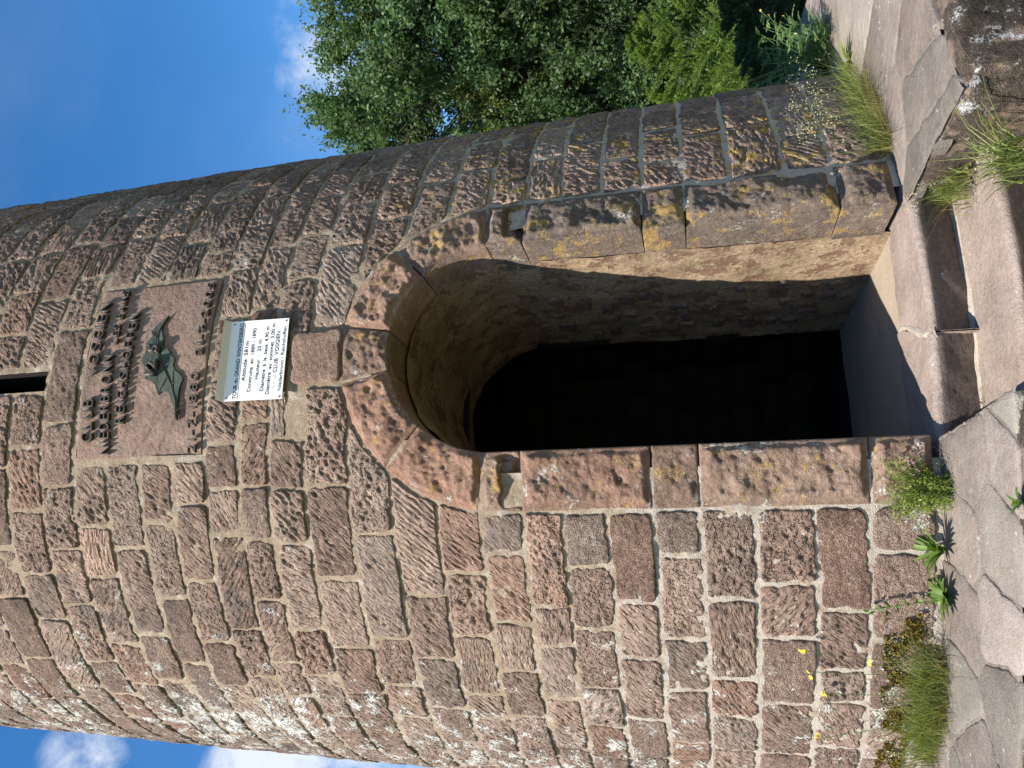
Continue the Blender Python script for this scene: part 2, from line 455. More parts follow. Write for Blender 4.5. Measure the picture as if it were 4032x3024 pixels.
# ---------------------------------------------------------------- ground
def hill(r):
    q = np.maximum(np.asarray(r, float) - 6, 0)
    return -.62 - 1.35 * (np.minimum(q, 40) / 14) ** 1.4 - .17 * np.maximum(q - 40, 0)
def build_ground():
    ns, nr = 96, 46
    r = np.concatenate([[0.0], np.geomspace(1.2, 900, nr - 1)])
    a = np.linspace(0, 2 * np.pi, ns + 1)
    RR, AA = np.meshgrid(r, a, indexing='ij')
    X = RR * np.sin(AA); Y = -RR * np.cos(AA)
    Z = hill(RR) + .10 * fbm(X * .6, Y * .6, 3) * ss(3.4, 6, RR) + 1.2 * fbm(X * .03, Y * .03, 9) * ss(15, 60, RR)
    M = Mat('heath_ground', .95, .1)
    n1 = M.noise(.8, 5); n2 = M.noise(14, 6, .7)
    c = M.ramp(M.math('ADD', M.math('MULTIPLY', n1, .6), M.math('MULTIPLY', n2, .4)),
               [(.35, (.035, .05, .015)), (.5, (.07, .085, .025)), (.62, (.15, .12, .07)), (.75, (.22, .17, .12))])
    M.color(c); M.bump(n2, 1.0, .05)
    o = mesh('ground', np.stack([X, Y, Z], -1), grid_faces(nr, ns + 1), M.m)
    o['kind'] = 'structure'; o['label'] = 'heath and bare earth around the plinth'
build_ground()

# ---------------------------------------------------------------- plinth pavement around the tower
RP = 3.27
SWL, SWR = -0.585, 0.565            # the flank walls of the steps, local t
PV = empty('pavement'); PV['kind'] = 'structure'; PV['label'] = 'round stone plinth paved with irregular slabs around the tower'
def tn(P): return float(P[0] * TV[0] + P[1] * TV[1]), float(P[0] * NV[0] + P[1] * NV[1])
def build_plinth():
    # bed of mortar under the slabs, left and right of the steps
    al = math.asin(-SWL / (RP - .02)); ar = math.asin(SWR / (RP - .02))
    for side in (0, 1):
        b = []
        if side == 0: aa = np.linspace(-al, -al - rad(165), 160)
        else: aa = np.linspace(ar, ar + rad(165), 160)
        rr = np.linspace(2.2, RP - .005, 42)
        A, Rr = np.meshgrid(aa, rr, indexing='ij')
        t = Rr * np.sin(A); n = Rr * np.cos(A)
        # keep the flank straight: slide the first columns onto the wall line
        w = np.exp(-np.abs(A - aa[0]) / .12)
        t = t * (1 - w) + w * np.where(side == 0, SWL, SWR)
        P = local(t, n, 0)
        z = -.003 + .016 * fbm(P[..., 0] * 14, P[..., 1] * 14, 5)
        V = local(t, n, z).reshape(-1, 3)
        lc = np.zeros((len(V), 3)); lc[:, 0] = .12
        o = mesh('joint_mortar', V, grid_faces(160, 42), M_PAVE, PV, True, {'tint': np.array([.42, .2, .3])})
        # flank side wall below
    # slabs : voronoi cells of hand-placed centres
    k = 1344 / 2212
    seeds = []
    for x0, y0, pts in ((2688, 1008, [(1810, 1290), (2140, 1350), (2180, 1010)]),
                        (2688, 2016, [(1790, 130), (2060, 200), (1800, 640), (1800, 1180), (2060, 800), (2110, 1250), (1900, 1620)]),
                        (2688, 0, [(1350, 900), (1250, 330), (1520, 620), (1500, 170), (1320, 60), (1560, 1020), (1160, 60)])):
        for a, b in pts:
            P = on_z(x0 + a * k, y0 + b * k); seeds.append((P[0], P[1]))
    S = np.array(seeds)
    extra = []
    for q in range(400):
        r = random.uniform(2.35, 3.27); a = random.uniform(-2.9, 2.9)
        p = np.array([r * math.sin(a), -r * math.cos(a)])
        az = math.degrees(a)
        if -22 < az < 85: continue
        if all(np.hypot(*(p - e)) > .34 for e in list(S) + extra): extra.append(p)
    S = np.concatenate([S, np.array(extra)])
    def clip(poly, nx, ny, d):      # keep nx*x+ny*y<=d
        out = []
        for i in range(len(poly)):
            a = poly[i]; b = poly[(i + 1) % len(poly)]
            da = nx * a[0] + ny * a[1] - d; db = nx * b[0] + ny * b[1] - d
            if da <= 0: out.append(a)
            if da * db < 0:
                s_ = da / (da - db); out.append((a[0] + s_ * (b[0] - a[0]), a[1] + s_ * (b[1] - a[1])))
        return out
    for i, p in enumerate(S):
        poly = [(p[0] - .6, p[1] - .6), (p[0] + .6, p[1] - .6), (p[0] + .6, p[1] + .6), (p[0] - .6, p[1] + .6)]
        for j, q in enumerate(S):
            if i == j: continue
            d = q - p; L = np.hypot(*d)
            if L > 1.6: continue
            m = (p + q) / 2 - d / L * .007
            poly = clip(poly, d[0] / L, d[1] / L, (d @ m) / L)
            if len(poly) < 3: break
        if len(poly) < 3: continue
        for az in range(-180, 180, 5):
            poly = clip(poly, math.sin(rad(az)), -math.cos(rad(az)), RP - .025)
            if len(poly) < 3: break
        t, n = tn(p)
        if n > 1.8 and abs(t) < 1.6:
            if t < 0: poly = clip(poly, TV[0], TV[1], SWL - .004)
            else: poly = clip(poly, -TV[0], -TV[1], -(SWR + .004))
        if len(poly) < 3: continue
        poly = np.array(poly)
        c = poly.mean(0)
        # roughened outline, rounded corners
        pts = []
        m = len(poly)
        for e in range(m):
            a = poly[e]; b = poly[(e + 1) % m]; L = np.hypot(*(b - a))
            kk = max(2, int(L / .028))
            for s_ in np.linspace(.06, .94, kk): pts.append(a + (b - a) * s_)
        pts = np.array(pts)
        ok = (np.roll(pts, -1, 0) + np.roll(pts, 1, 0) + 2 * pts) / 4
        pts = ok + .022 * (np.stack([vno(ok[:, 0] * 13, ok[:, 1] * 13, 2), vno(ok[:, 0] * 13, ok[:, 1] * 13, 8)], 1) - .5) + .012 * (np.stack([vno(ok[:, 0] * 45, ok[:, 1] * 45, 2), vno(ok[:, 0] * 45, ok[:, 1] * 45, 8)], 1) - .5)
        m = len(pts); h = .002 + random.uniform(-.002, .003); tx, ty = random.uniform(-.005, .005), random.uniform(-.005, .005)
        rings = []
        for f, dz in ((1.0, -.07), (1.0, -.012), (.985, -.003), (.95, 0), (.55, .001)):
            q = c + (pts - c) * f
            zz = h + dz + (q[:, 0] - c[0]) * tx + (q[:, 1] - c[1]) * ty + (.006 * fbm(q[:, 0] * 9, q[:, 1] * 9, 4) if dz > -.01 else 0)
            rings.append(np.column_stack([q, zz]))
        rings.append(np.array([[c[0], c[1], h + .001]]))
        V = np.concatenate(rings); Fc = []
        for rI in range(4):
            for e in range(m):
                a = rI * m + e; b = rI * m + (e + 1) % m
                Fc.append((a, b, b + m, a + m))
        for e in range(m): Fc.append((4 * m + e, 4 * m + (e + 1) % m, 5 * m))
        area = 0.5 * abs(np.dot(pts[:, 0], np.roll(pts[:, 1], 1)) - np.dot(pts[:, 1], np.roll(pts[:, 0], 1)))
        # orientation
        if np.sum(pts[:, 0] * np.roll(pts[:, 1], -1) - np.roll(pts[:, 0], -1) * pts[:, 1]) < 0: Fc = [f[::-1] for f in Fc]
        mesh('paving_slab', V, Fc, M_PAVE, PV, True, {'tint': np.array([random.random(), random.random() ** 1.5, random.random() ** 3])})
build_plinth()

def rough_block(name, t0, t1, n0, n1, z0, z1, amp, mat, parent, g=.022, rnd=.05, curve=None, seed=0):
    """block with rounded, rough faces; curve maps (t,n) on the outer face"""
    faces = []
    b = MB()
    lo = np.array([t0, n0, z0]); hi = np.array([t1, n1, z1])
    for ax in range(3):
        for sgn in (0, 1):
            if ax == 2 and sgn == 0: continue
            u, v = [a for a in range(3) if a != ax]
            nu = max(3, int((hi[u] - lo[u]) / g) + 1); nv = max(3, int((hi[v] - lo[v]) / g) + 1)
            A, B = np.meshgrid(np.linspace(lo[u], hi[u], nu), np.linspace(lo[v], hi[v], nv), indexing='ij')
            P = np.zeros((nu, nv, 3)); P[..., u] = A; P[..., v] = B; P[..., ax] = hi[ax] if sgn else lo[ax]
            I = np.clip(P, lo + rnd, hi - rnd); I[..., 2] = np.minimum(P[..., 2], hi[2] - rnd)
            d = P - I; L = np.linalg.norm(d, axis=-1, keepdims=True) + 1e-9
            N = d / L
            disp = amp * (fbm(P[..., 0] * 6 + P[..., 2] * 5.1, P[..., 1] * 6 - P[..., 2] * 3.7, seed, 6)) * 2.2
            Q = I + N * (rnd + disp[..., None] * np.where(N[..., 2:] > .8, .35, 1))
            fc = grid_faces(nu, nv)
            flip = (ax == 1) ^ (sgn == 0)
            if flip: fc = fc[:, ::-1]
            b.add(Q, fc)
    V = np.concatenate(b.v)
    if curve: V = curve(V)
    W_ = local(V[:, 0], V[:, 1], V[:, 2])
    return mesh(name, W_, np.array(b.f), mat, parent, True)

# outer ring of the plinth: rough edge blocks, bent round the plinth
def ring_block(a0, a1, seed):
    L = (a1 - a0) * RP
    def curve(V):
        a = a0 + (V[:, 0]) / RP
        r = V[:, 1]
        return np.column_stack([r * np.sin(a), r * np.cos(a), V[:, 2]])
    return rough_block('edge_stone', .006, L - .006, RP - .30, RP + .045, -.75, -.010, .05, M_CRUST, PV, .024, .045, curve, seed)
a = math.asin(SWR / RP) + .015; sd = 1
while a < rad(150):
    w = random.uniform(.5, .85) / RP
    if a < .3: w = .95 / RP
    ring_block(a, a + w, sd); a += w; sd += 1
a = -math.asin(-SWL / RP) - .015
while a > -rad(150):
    w = random.uniform(.5, .85) / RP
    ring_block(a - w, a, sd); a -= w; sd += 1
# flank walls of the steps
rough_block('flank_stone', SWR, SWR + .35, 2.44, 2.93, -.75, -.012, .03, M_CRUST, PV, .02, .03, None, 41)
rough_block('flank_stone', SWL - .35, SWL, 2.44, 2.80, -.75, -.016, .02, M_CRUST, PV, .02, .02, None, 43)
rough_block('flank_stone', SWR - .02, SWR + .33, 2.91, 3.20, -.75, -.014, .04, M_CRUST, PV, .02, .05, None, 45)
rough_block('flank_stone', SWL - .35, SWL, 2.80, 3.22, -.75, -.016, .03, M_CRUST, PV, .02, .02, None, 47)

# ---------------------------------------------------------------- steps up to the door
ST = empty('stone_steps', tuple(local(0, 2.8, -.62)))
tag(ST, 'worn sandstone steps with rounded nosings leading up to the doorway', 'steps')
def to_local(V, ob): return V - np.array(ob.location)
def step(t0, t1, nose, zt, back, rise, skew0, skew1, tint, seed, name='step'):
    """nose = n of the nosing; ends may be cut askew"""
    prof = [(back, zt - rise + .0)]
    prof = [(back, zt)]
    m = 14
    for q in np.linspace(back, nose - .032, m)[1:]: prof.append((q, zt))
    for q in np.linspace(90, -20, 9)[1:]: prof.append((nose - .032 + .032 * math.cos(rad(q)), zt - .032 + .032 * math.sin(rad(q))))
    zb = zt - rise
    x0, z0 = prof[-1]
    for q in np.linspace(0, 1, 8)[1:]: prof.append((x0 - .085 * q, z0 + (zb - z0) * q))
    prof = np.array(prof)
    nx = max(4, int((t1 - t0) / .03))
    s_ = np.linspace(0, 1, nx)
    T = (t0 + (t1 - t0) * s_)[:, None] + 0 * prof[None, :, 0]
    k = ss(back, nose, prof[:, 0])[None]
    T = T + (skew0 * (1 - s_) + skew1 * s_)[:, None] * (1 - k)
    bow = (.045 - .20 * (T - .18) ** 2)          # the steps are worn to a slight bow
    Nn = prof[None, :, 0] + bow * k
    Z = prof[None, :, 1] + 0 * T
    disp = .016 * fbm(T * 9, (Nn + Z) * 9, seed, 5)
    Z = Z + disp * ss(zt - .05, zt, prof[None, :, 1]) - .012 * np.exp(-((T - .05) / .25) ** 2) * k * ss(zt - .06, zt, prof[None, :, 1])
    Nn = Nn + 2.0 * disp * ss(zt - .03, zt - .08, prof[None, :, 1])
    V = local(T, Nn, Z)
    nxp, npf = T.shape
    tn2 = np.tile(np.asarray(tint, float), (nxp, npf, 1)); tn2[..., 1] = ss(zt - .02, zt - .07, Z)      # riser coloured dark: painted shade plus grime; the tread is polished by feet
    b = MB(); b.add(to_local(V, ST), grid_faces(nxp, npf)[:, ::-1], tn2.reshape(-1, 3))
    for e in (0, nxp - 1):            # end caps
        pts = V[e]; low = pts.copy(); low[:, 2] = zb - .02
        b.add(to_local(np.concatenate([pts, low]), ST), [(i, i + 1, npf + i + 1, npf + i) for i in range(npf - 1)], tint)
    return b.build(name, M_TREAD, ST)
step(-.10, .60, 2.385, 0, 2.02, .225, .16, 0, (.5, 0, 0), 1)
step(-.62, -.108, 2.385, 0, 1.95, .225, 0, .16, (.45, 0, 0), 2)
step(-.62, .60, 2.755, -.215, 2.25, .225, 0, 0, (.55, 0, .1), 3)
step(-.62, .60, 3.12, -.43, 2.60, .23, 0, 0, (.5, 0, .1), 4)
# mortar fillet at the foot of the riser
def fillet(n0, z, seed):
    s_ = np.linspace(-.6, .58, 60); w = np.linspace(0, 1, 6)
    T, Wd = np.meshgrid(s_, w, indexing='ij')
    bow = (.045 - .20 * (T - .18) ** 2)
    wd = .055 + .03 * fbm(T * 7, T * 0, seed)
    Nn = n0 + bow + Wd * wd; Z = z + .03 * (1 - Wd) ** 2 + .012 * fbm(T * 25, Wd * 3, seed) * (1 - Wd) + .003 - .01 * (Wd > .99)
    lc = np.zeros((T.size, 3)); lc[:, 0] = .9
    mesh('mortar_fillet', to_local(local(T, Nn, Z).reshape(-1, 3), ST), grid_faces(60, 6)[:, ::-1], M_MORTAR, ST, True, {'lichen': lc})
fillet(2.275, -.215, 3); fillet(2.645, -.43, 8)
# joint between the two halves of the door step
sj = np.linspace(0, 1, 20); wj = np.linspace(-1, 1, 5)
A_, B_ = np.meshgrid(sj, wj, indexing='ij')
Vj = local(-.104 + .16 * (1 - ss(0, 1, A_)) + B_ * (.010 + .02 * vno(A_ * 9, 0 * A_, 3)), 2.0 + .42 * A_, -.001 - .012 * np.abs(B_) ** 2 - .03 * (A_ > .93) + .008 * vno(A_ * 14, B_ * 2, 5))
mesh('mortar_fillet', to_local(Vj.reshape(-1, 3), ST), grid_faces(20, 5)[:, ::-1], M_MORTAR, ST, True, {'lichen': np.array([.9, 0, 0.])})

# ---------------------------------------------------------------- the tower
TW = empty('stone_tower')
tag(TW, 'tapering round tower of reddish sandstone blocks with an arched doorway', 'tower')

BEDS = [0.02, .29, .515, .775, 1.01, 1.225, 1.44, 1.66, 1.855, 2.07, 2.295, 2.53, 2.76, 3.01, 3.22, 3.40, 3.605, 3.815, 4.02, 4.235, 4.455, 4.68, 4.915]
while BEDS[-1] < 24.8: BEDS.append(BEDS[-1] + random.uniform(.215, .25))
JOINTS = {0: [-32.7, -22.9, -12.6], 1: [-31.9, -27.1, -19.3, 40.1, 54.3], 2: [-42.5, -32.6, -23.1, -16.3, 44.5, 58.4], 3: [-35.6, -29.2, -18.4],
 4: [-31.5, -23.8, -13.3, 38.7, 47.7], 5: [-37.2, -26.9, -19.1, 40.5, 54.0, 66.3], 6: [-39.3, -32.0, -22.9, -14.7, 46.8, 66.9],
 7: [-34.4, -25.5, -20.0, 43.8, 56.6], 8: [-38.4, -29.9, -13.2, 38.9, 49.4], 9: [-39.4, -34.6, -24.7, -15.7, 43.3, 54.5], 10: [-37.8, -28.5, -19.0, 41.2, 60.2],
 11: [-40.6, -33.8, -25.4, -10.8, 33.8, 42.5, 51.8], 12: [-36, -27.5, -17.0, -4.6, 29.4, 38.2], 13: [-33, -24.7, -12.2, -5.0, 1.5, 24.1, 32.5, 41.6, 58.0],
 14: [-37.6, -30.7, -20.4, -4.6, 4, 20, 30.6, 40.2, 46.7], 15: [-34, -25.2, -11.0, -4.8, 1.3, 10, 19, 27.0, 36, 44], 16: [-27.6, -17.7, -6.9, 31.1, 38.2, 48.7],
 17: [-31.8, -20.5, -9.4, 34, 44], 18: [-35.9, -26.9, -13, 36, 43.7], 19: [-29, -17.5, -9.9, 37.1, 47, 57.9], 20: [-32.8, -22.0, -13.3, -4.1, 5.0, 19.5, 28.9, 36, 43.8],
 21: [-39.4, -24.9, -17.2, -7.5, 1.7, 25.4, 37.5, 47.5], 22: [-32.9, -21.3, -13.1, -1.3, 19.5, 27.3, 36, 45], 23: [-27, -16.5, -7, 3, 24, 35.4, 47.0], 24: [44.8], 25: [57.6]}

def phi_of_t(t, z): return PD + np.arcsin(np.clip(t / (R0 - TP * z), -1, 1))
def bed_wobble(phi): return .012 * (vno(np.degrees(phi) * .12, 0 * phi, 77) - .5)

def lichen_field(phi_deg, z):
    """density of white, yellow lichen and dark crust on the wall (where they grow: mapped from the photograph)"""
    x = np.asarray(phi_deg, float); z = np.asarray(z, float)
    big = vno(x * .09, z * 1.7, 31); big2 = vno(x * .16, z * 2.6, 47)
    left = ss(-20, -46, x)
    w = left * (.22 + .75 * big) * ss(.9, 1.9, z) + .55 * left * big2 * (1 - ss(.9, 1.9, z)) + .28 * big2 * ss(1.0, .2, z) + .12
    y = ss(22, 36, x) * ss(3.7, 2.4, z) * (.35 + .5 * big) * (1 - ss(64, 75, x)) + .22 * ss(-10, 0, x) * ss(3.6, 2.2, z) * (1 - ss(24, 34, x)) * big2
    c = .35 * big2 + .35 * ss(-8, -20, x) * ss(2.8, 4.0, z) * big
    return np.stack([w, y, c], -1)

def relief(x, y, kind, ang, seed, amp):
    """tooling on a stone face, metres"""
    h = .010 * fbm(x * 7, y * 7, seed, 3) + .010 * fbm(x * 26, y * 26, seed + 3, 3)
    ca, sa = math.cos(ang), math.sin(ang)
    wob = .012 * (vno(x * 18, y * 18, seed + 9) - .5)
    u = x * ca + y * sa + wob; v = -x * sa + y * ca + wob
    if kind == 0:      # slanting pick strokes: rows of elongated pits
        m = ss(.54, .80, vno(u / .034, v / .0130, seed + 21)); h = h - .0150 * amp * m * ss(.15, .5, vno(x * 9, y * 9, seed + 5))
        h = h - .004 * amp * ss(.5, .8, vno(u / .03, v / .011, seed + 33))
    elif kind == 1:    # pecked all over
        m = ss(.50, .80, vno(u / .021, v / .017, seed + 21)); h = h - .0135 * amp * m
    elif kind == 2:    # plain weathered, grainy
        h = h - .005 * amp * ss(.55, .85, vno(x / .014, y / .014, seed + 21)) + .008 * fbm(x * 45, y * 45, seed + 8, 3)
    elif kind == 3:    # parallel furrows
        m = .5 + .5 * np.sin(v * 2 * np.pi / .026 + 4 * vno(x * 8, y * 8, seed + 5)); h = h - .008 * amp * m * ss(.2, .55, vno(u / .06, v / .03, seed + 21))
    return h

STONES = []       # (projected size, builder arguments)
def stone_geo(z0, z1, fL, fR, g, depth=.075, prot=0., kind=0, ang=0., seed=0, amp=1., tilt=(0, 0), smoothface=0., gap=.0100):
    zm = .5 * (z0 + z1); r = R0 - TP * zm
    w = (fR(zm) - fL(zm)) * r; hgt = z1 - z0
    nx = max(2, int(math.ceil(w / g)) + 1); ny = max(2, int(math.ceil(hgt / g)) + 1)
    a = np.linspace(0, 1, nx); b = np.linspace(0, 1, ny)
    if nx > 4: a = np.r_[0, a]; a = np.r_[a, 1]
    else: a = np.r_[0, a, 1]
    b = np.r_[0, b, 1]
    B, A = np.meshgrid(b, a, indexing='ij')
    Z = z0 + gap + (hgt - 2 * gap) * B
    pl = np.vectorize(fL)(Z[:, :1]) + gap / r; pr = np.vectorize(fR)(Z[:, :1]) - gap / r
    PH = pl + (pr - pl) * A
    Z = Z + bed_wobble(PH) + .012 * (vno(PH * 14, Z * 0 + seed, 5) - .5) * (1 if g < .1 else 0)
    PH = PH + (g < .1) * (B - .5) * ((seed % 13) / 13 - .5) * .035 / r * np.minimum(1, 4 * np.minimum(A, 1 - A) + .6)
    x = (PH - pl.mean()) * r; y = Z - z0
    W_ = (pr - pl) * r
    ex = np.minimum(A, 1 - A) * W_; ey = np.minimum(B, 1 - B) * (hgt - 2 * gap)
    rr = .018 + .03 * ((seed * 5) % 10) / 10
    e = np.minimum(ex, ey)
    cm = (ex < rr) & (ey < rr)
    e = np.where(cm, rr - np.sqrt((rr - ex) ** 2 + (rr - ey) ** 2), e)
    ea = .010 + .022 * ((seed * 7) % 10) / 10
    e = e - .005 * ((seed * 3) % 10) / 10 + ea * (vno(x * 20, y * 20, seed + 1) - .40) + .008 * (vno(x * 70, y * 70, seed + 2) - .5)
    h = prot + tilt[0] * (A - .5) + tilt[1] * (B - .5)
    rl = relief(x, y, kind, ang, seed, amp)
    h = h + rl * (1 - smoothface) * ss(-.004, .010, e) + .004 * ss(0, .05, e) - .004
    h = np.maximum(h, -.0085 + .003 * vno(x * 60, y * 60, seed + 4))
    h = h - .026 * (1 - ss(-.008, .006, e))
    h[0] = h[-1] = -depth; h[:, 0] = h[:, -1] = -depth
    V = cone(PH, Z, h).reshape(-1, 3)
    ca, sa = math.cos(ang), math.sin(ang); u = x * ca + y * sa; v = -x * sa + y * ca
    sc = {0: (24, 88), 1: (55, 62), 2: (140, 140), 3: (16, 42)}[kind]
    global TOOL
    TOOL = np.stack([u * sc[0], v * sc[1], np.full_like(u, seed * 3.7 % 50)], -1).reshape(-1, 3)
    return V, (len(b), len(a)), np.stack([np.degrees(PH), Z], -1).reshape(-1, 2)

def frame_area(phi, z, w, h):
    P = cone(np.array(phi), np.array(z))
    N = np.array([math.sin(phi), -math.cos(phi), 0.04])
    d = CAM - P; L = np.linalg.norm(d); c_ = (d / L) @ N
    X, Y = px(P)
    inside = -150 < X < 4182 and -150 < Y < 3174
    return (w * h * max(c_, 0.0) * (CF / L) ** 2) if inside and c_ > -.12 else -1.0

def blocked(z0, z1):
    """openings and inserted stones in one course: list of (left(z), right(z)) azimuth functions"""
    zm = .5 * (z0 + z1); out = []
    if zm < 2.07: out.append((lambda z: phi_of_t(-.850, z), lambda z: phi_of_t(.850, z)))
    elif z0 < RO + ZA - .06:
        def hw(z):
            q = RO * RO - (z - ZA) ** 2
            return math.sqrt(q) + .006 if q > .0009 else .03
        if zm > 2.76: out.append((lambda z: min(rad(8.0), phi_of_t(-hw(z), z)), lambda z: max(rad(16.2), phi_of_t(hw(z), z))))
        else: out.append((lambda z: phi_of_t(-hw(z), z), lambda z: phi_of_t(hw(z), z)))
    if 3.59 < z0 < 4.44: out.append((lambda z: rad(-1.0), lambda z: rad(26.4)))
    if 4.66 < z0 < 5.33: out.append((lambda z: rad(9.8), lambda z: rad(13.5)))
    return out

def const(v): return lambda z: v
def build_masonry():
    allst = []
    for i in range(len(BEDS) - 1):
        z0, z1 = BEDS[i], BEDS[i + 1]; zm = .5 * (z0 + z1)
        r = R0 - TP * zm
        blk = blocked(z0, z1)
        js = [rad(q) for q in JOINTS.get(i, [])]
        ed = []            # ordered edges: (phi_mid, func, opens)
        cuts = sorted([(j, const(j)) for j in js if all(not (f(zm) - rad(2.6) < j < g(zm) + rad(2.6)) for f, g in blk)], key=lambda q: q[0])
        start = -math.pi + random.random() * .2
        bounds = [(start, const(start), 'cut')] + [(c[0], c[1], 'cut') for c in cuts] + [(start + 2 * math.pi, const(start + 2 * math.pi), 'cut')]
        for f, g in blk: bounds += [(f(zm), f, 'open'), (g(zm), g, 'close')]
        bounds.sort(key=lambda q: q[0])
        full = []
        for (p0, f0, k0), (p1, f1, k1) in zip(bounds[:-1], bounds[1:]):
            if k0 == 'open': continue
            L = (p1 - p0) * r
            nseg = 1
            lim = .46 if z1 < 5.2 else .42
            if L > lim * 1.35: nseg = max(1, int(round(L / random.uniform(.33, .42))))
            cs = [f0]
            ps = np.linspace(p0, p1, nseg + 1)
            for q in ps[1:-1]: cs.append(const(q + random.uniform(-.2, .2) * (p1 - p0) / nseg))
            cs.append(f1)
            for a, b in zip(cs[:-1], cs[1:]):
                if b(zm) - a(zm) < .02: continue
                full.append((a, b))
        for a, b in full:
            pm = .5 * (a(zm) + b(zm)); w = (b(zm) - a(zm)) * r
            zz0 = z0
            if i == 13 and rad(6) < pm < rad(18): zz0 = 3.115
            pmn = (pm + math.pi) % (2 * math.pi) - math.pi
            allst.append((frame_area(pmn, zm, w, z1 - z0), zz0, z1, a, b, pmn, w))
    allst.sort(key=lambda s_: -s_[0])
    rest = MB(); restL = []
    cnt = 0
    import time
    restV = []; restF = []; restT = []; restLi = []; restTo = []; off = 0
    for s_ in allst:
        ar, z0, z1, a, b, pm, w = s_
        az = math.degrees(pm); zm = .5 * (z0 + z1)
        seed = random.randint(0, 9999)
        rz = random.random()
        kind = 0 if rz < .50 else 1 if rz < .72 else 2 if rz < .90 else 3
        ang = random.choice([.85, .7, 1.0, .6, .9, .8, -.7, .1]) + random.uniform(-.15, .15)
        tint = np.array([random.gauss(.5, .085), random.random() * .8, random.random() * .8])
        if ar > 0:
            g = .0072 if ar > 9000 else .012
            amp = random.uniform(.6, 1.25) * (1.35 if az > 24 else .9 if az < -25 else 1.)
            V, (ny, nx), pz = stone_geo(z0, z1, a, b, g, .075, random.uniform(-.002, .007), kind, ang, seed, amp,
                                        (random.uniform(-.008, .008), random.uniform(-.005, .005)))
        else:
            V, (ny, nx), pz = stone_geo(z0, z1, a, b, .2, .05, .004, 2, 0, seed, 0.)
        fc = grid_faces(ny, nx)
        li = lichen_field(pz[:, 0] if ar > 0 else np.full(len(pz), az), pz[:, 1])
        if ar > 0 and cnt < 300:
            mesh('stone', V, fc, M_STONE, TW, True, {'tint': tint, 'lichen': li, 'tool': TOOL}); cnt += 1
        else:
            restV.append(V); restF.append(fc + off); off += len(V); restT.append(np.tile(tint, (len(V), 1))); restLi.append(li); restTo.append(TOOL)
    o = mesh('upper_masonry', np.concatenate(restV), np.concatenate(restF), M_STONE, TW, True,
             {'tint': np.concatenate(restT), 'lichen': np.concatenate(restLi), 'tool': np.concatenate(restTo)})
    o['kind'] = 'stuff'
    print('stones', len(allst), 'individual', cnt)
build_masonry()

# mortar body of the wall, with the doorway, window slit and tablet left open
def build_mortar():
    def part(ph, zz, name, fine):
        A, Z = np.meshgrid(ph, zz)
        if fine: h = -.0115 + .018 * fbm(np.degrees(A) * 1.1, Z * 26, 5, 4) + .012 * (vno(np.degrees(A) * .25, Z * 6, 15) - .5)
        else: h = np.full(A.shape, -.016)
        V = cone(A, Z, h)
        fc = grid_faces(*A.shape)
        c_ = V.reshape(-1, 3)[fc].mean(1)
        t = c_ @ TV; n = c_ @ NV; z = c_[:, 2]
        az = np.degrees(np.arctan2(c_[:, 0], -c_[:, 1]))
        ins = (n > 0) & (((np.abs(t) < RI + .10) & (z < ZA)) | ((t ** 2 + (z - ZA) ** 2 < (RI + .10) ** 2) & (z >= ZA)))
        ins |= (az > 10.1) & (az < 13.2) & (z > 4.70) & (z < 5.36)
        ins |= (az > -.2) & (az < 25.6) & (z > 3.625) & (z < 4.43)
        fc = fc[~ins]
        li = lichen_field(np.degrees(A), Z).reshape(-1, 3)
        zz_ = Z.reshape(-1); aa = np.degrees(A).reshape(-1)
        li[:, 0] = .30 * li[:, 0] + .62 * ss(2.3, .8, zz_) + .35 * ss(28, 36, aa) * ss(3.3, 2.2, zz_) + .1
        return mesh(name, V.reshape(-1, 3), fc, M_MORTAR, TW, True, {'lichen': li})
    f0, f1 = rad(-72), rad(72)
    part(np.linspace(f0, f1, 470), np.arange(-.06, 6.7, .0145), 'mortar', True)
    zt = -.06 + .0145 * (len(np.arange(-.06, 6.7, .0145)) - 1)
    part(np.linspace(f1, f0 + 2 * math.pi, 60), np.r_[np.linspace(-.06, zt, 12)], 'mortar', False)
    part(np.linspace(f0, f0 + 2 * math.pi, 100), np.linspace(zt, 25, 20), 'mortar', False)
    # closed top
    b = MB(); an = np.linspace(0, 2 * np.pi, 49)[:-1]
    ring = np.stack([1.52 * np.sin(an), -1.52 * np.cos(an), 0 * an + 24.95], -1)
    b.add(np.concatenate([ring, [[0, 0, 25.0]]]), [(i, (i + 1) % 48, 48) for i in range(48)])
    b.build('roof_cap', M_PAVE, TW)
build_mortar()

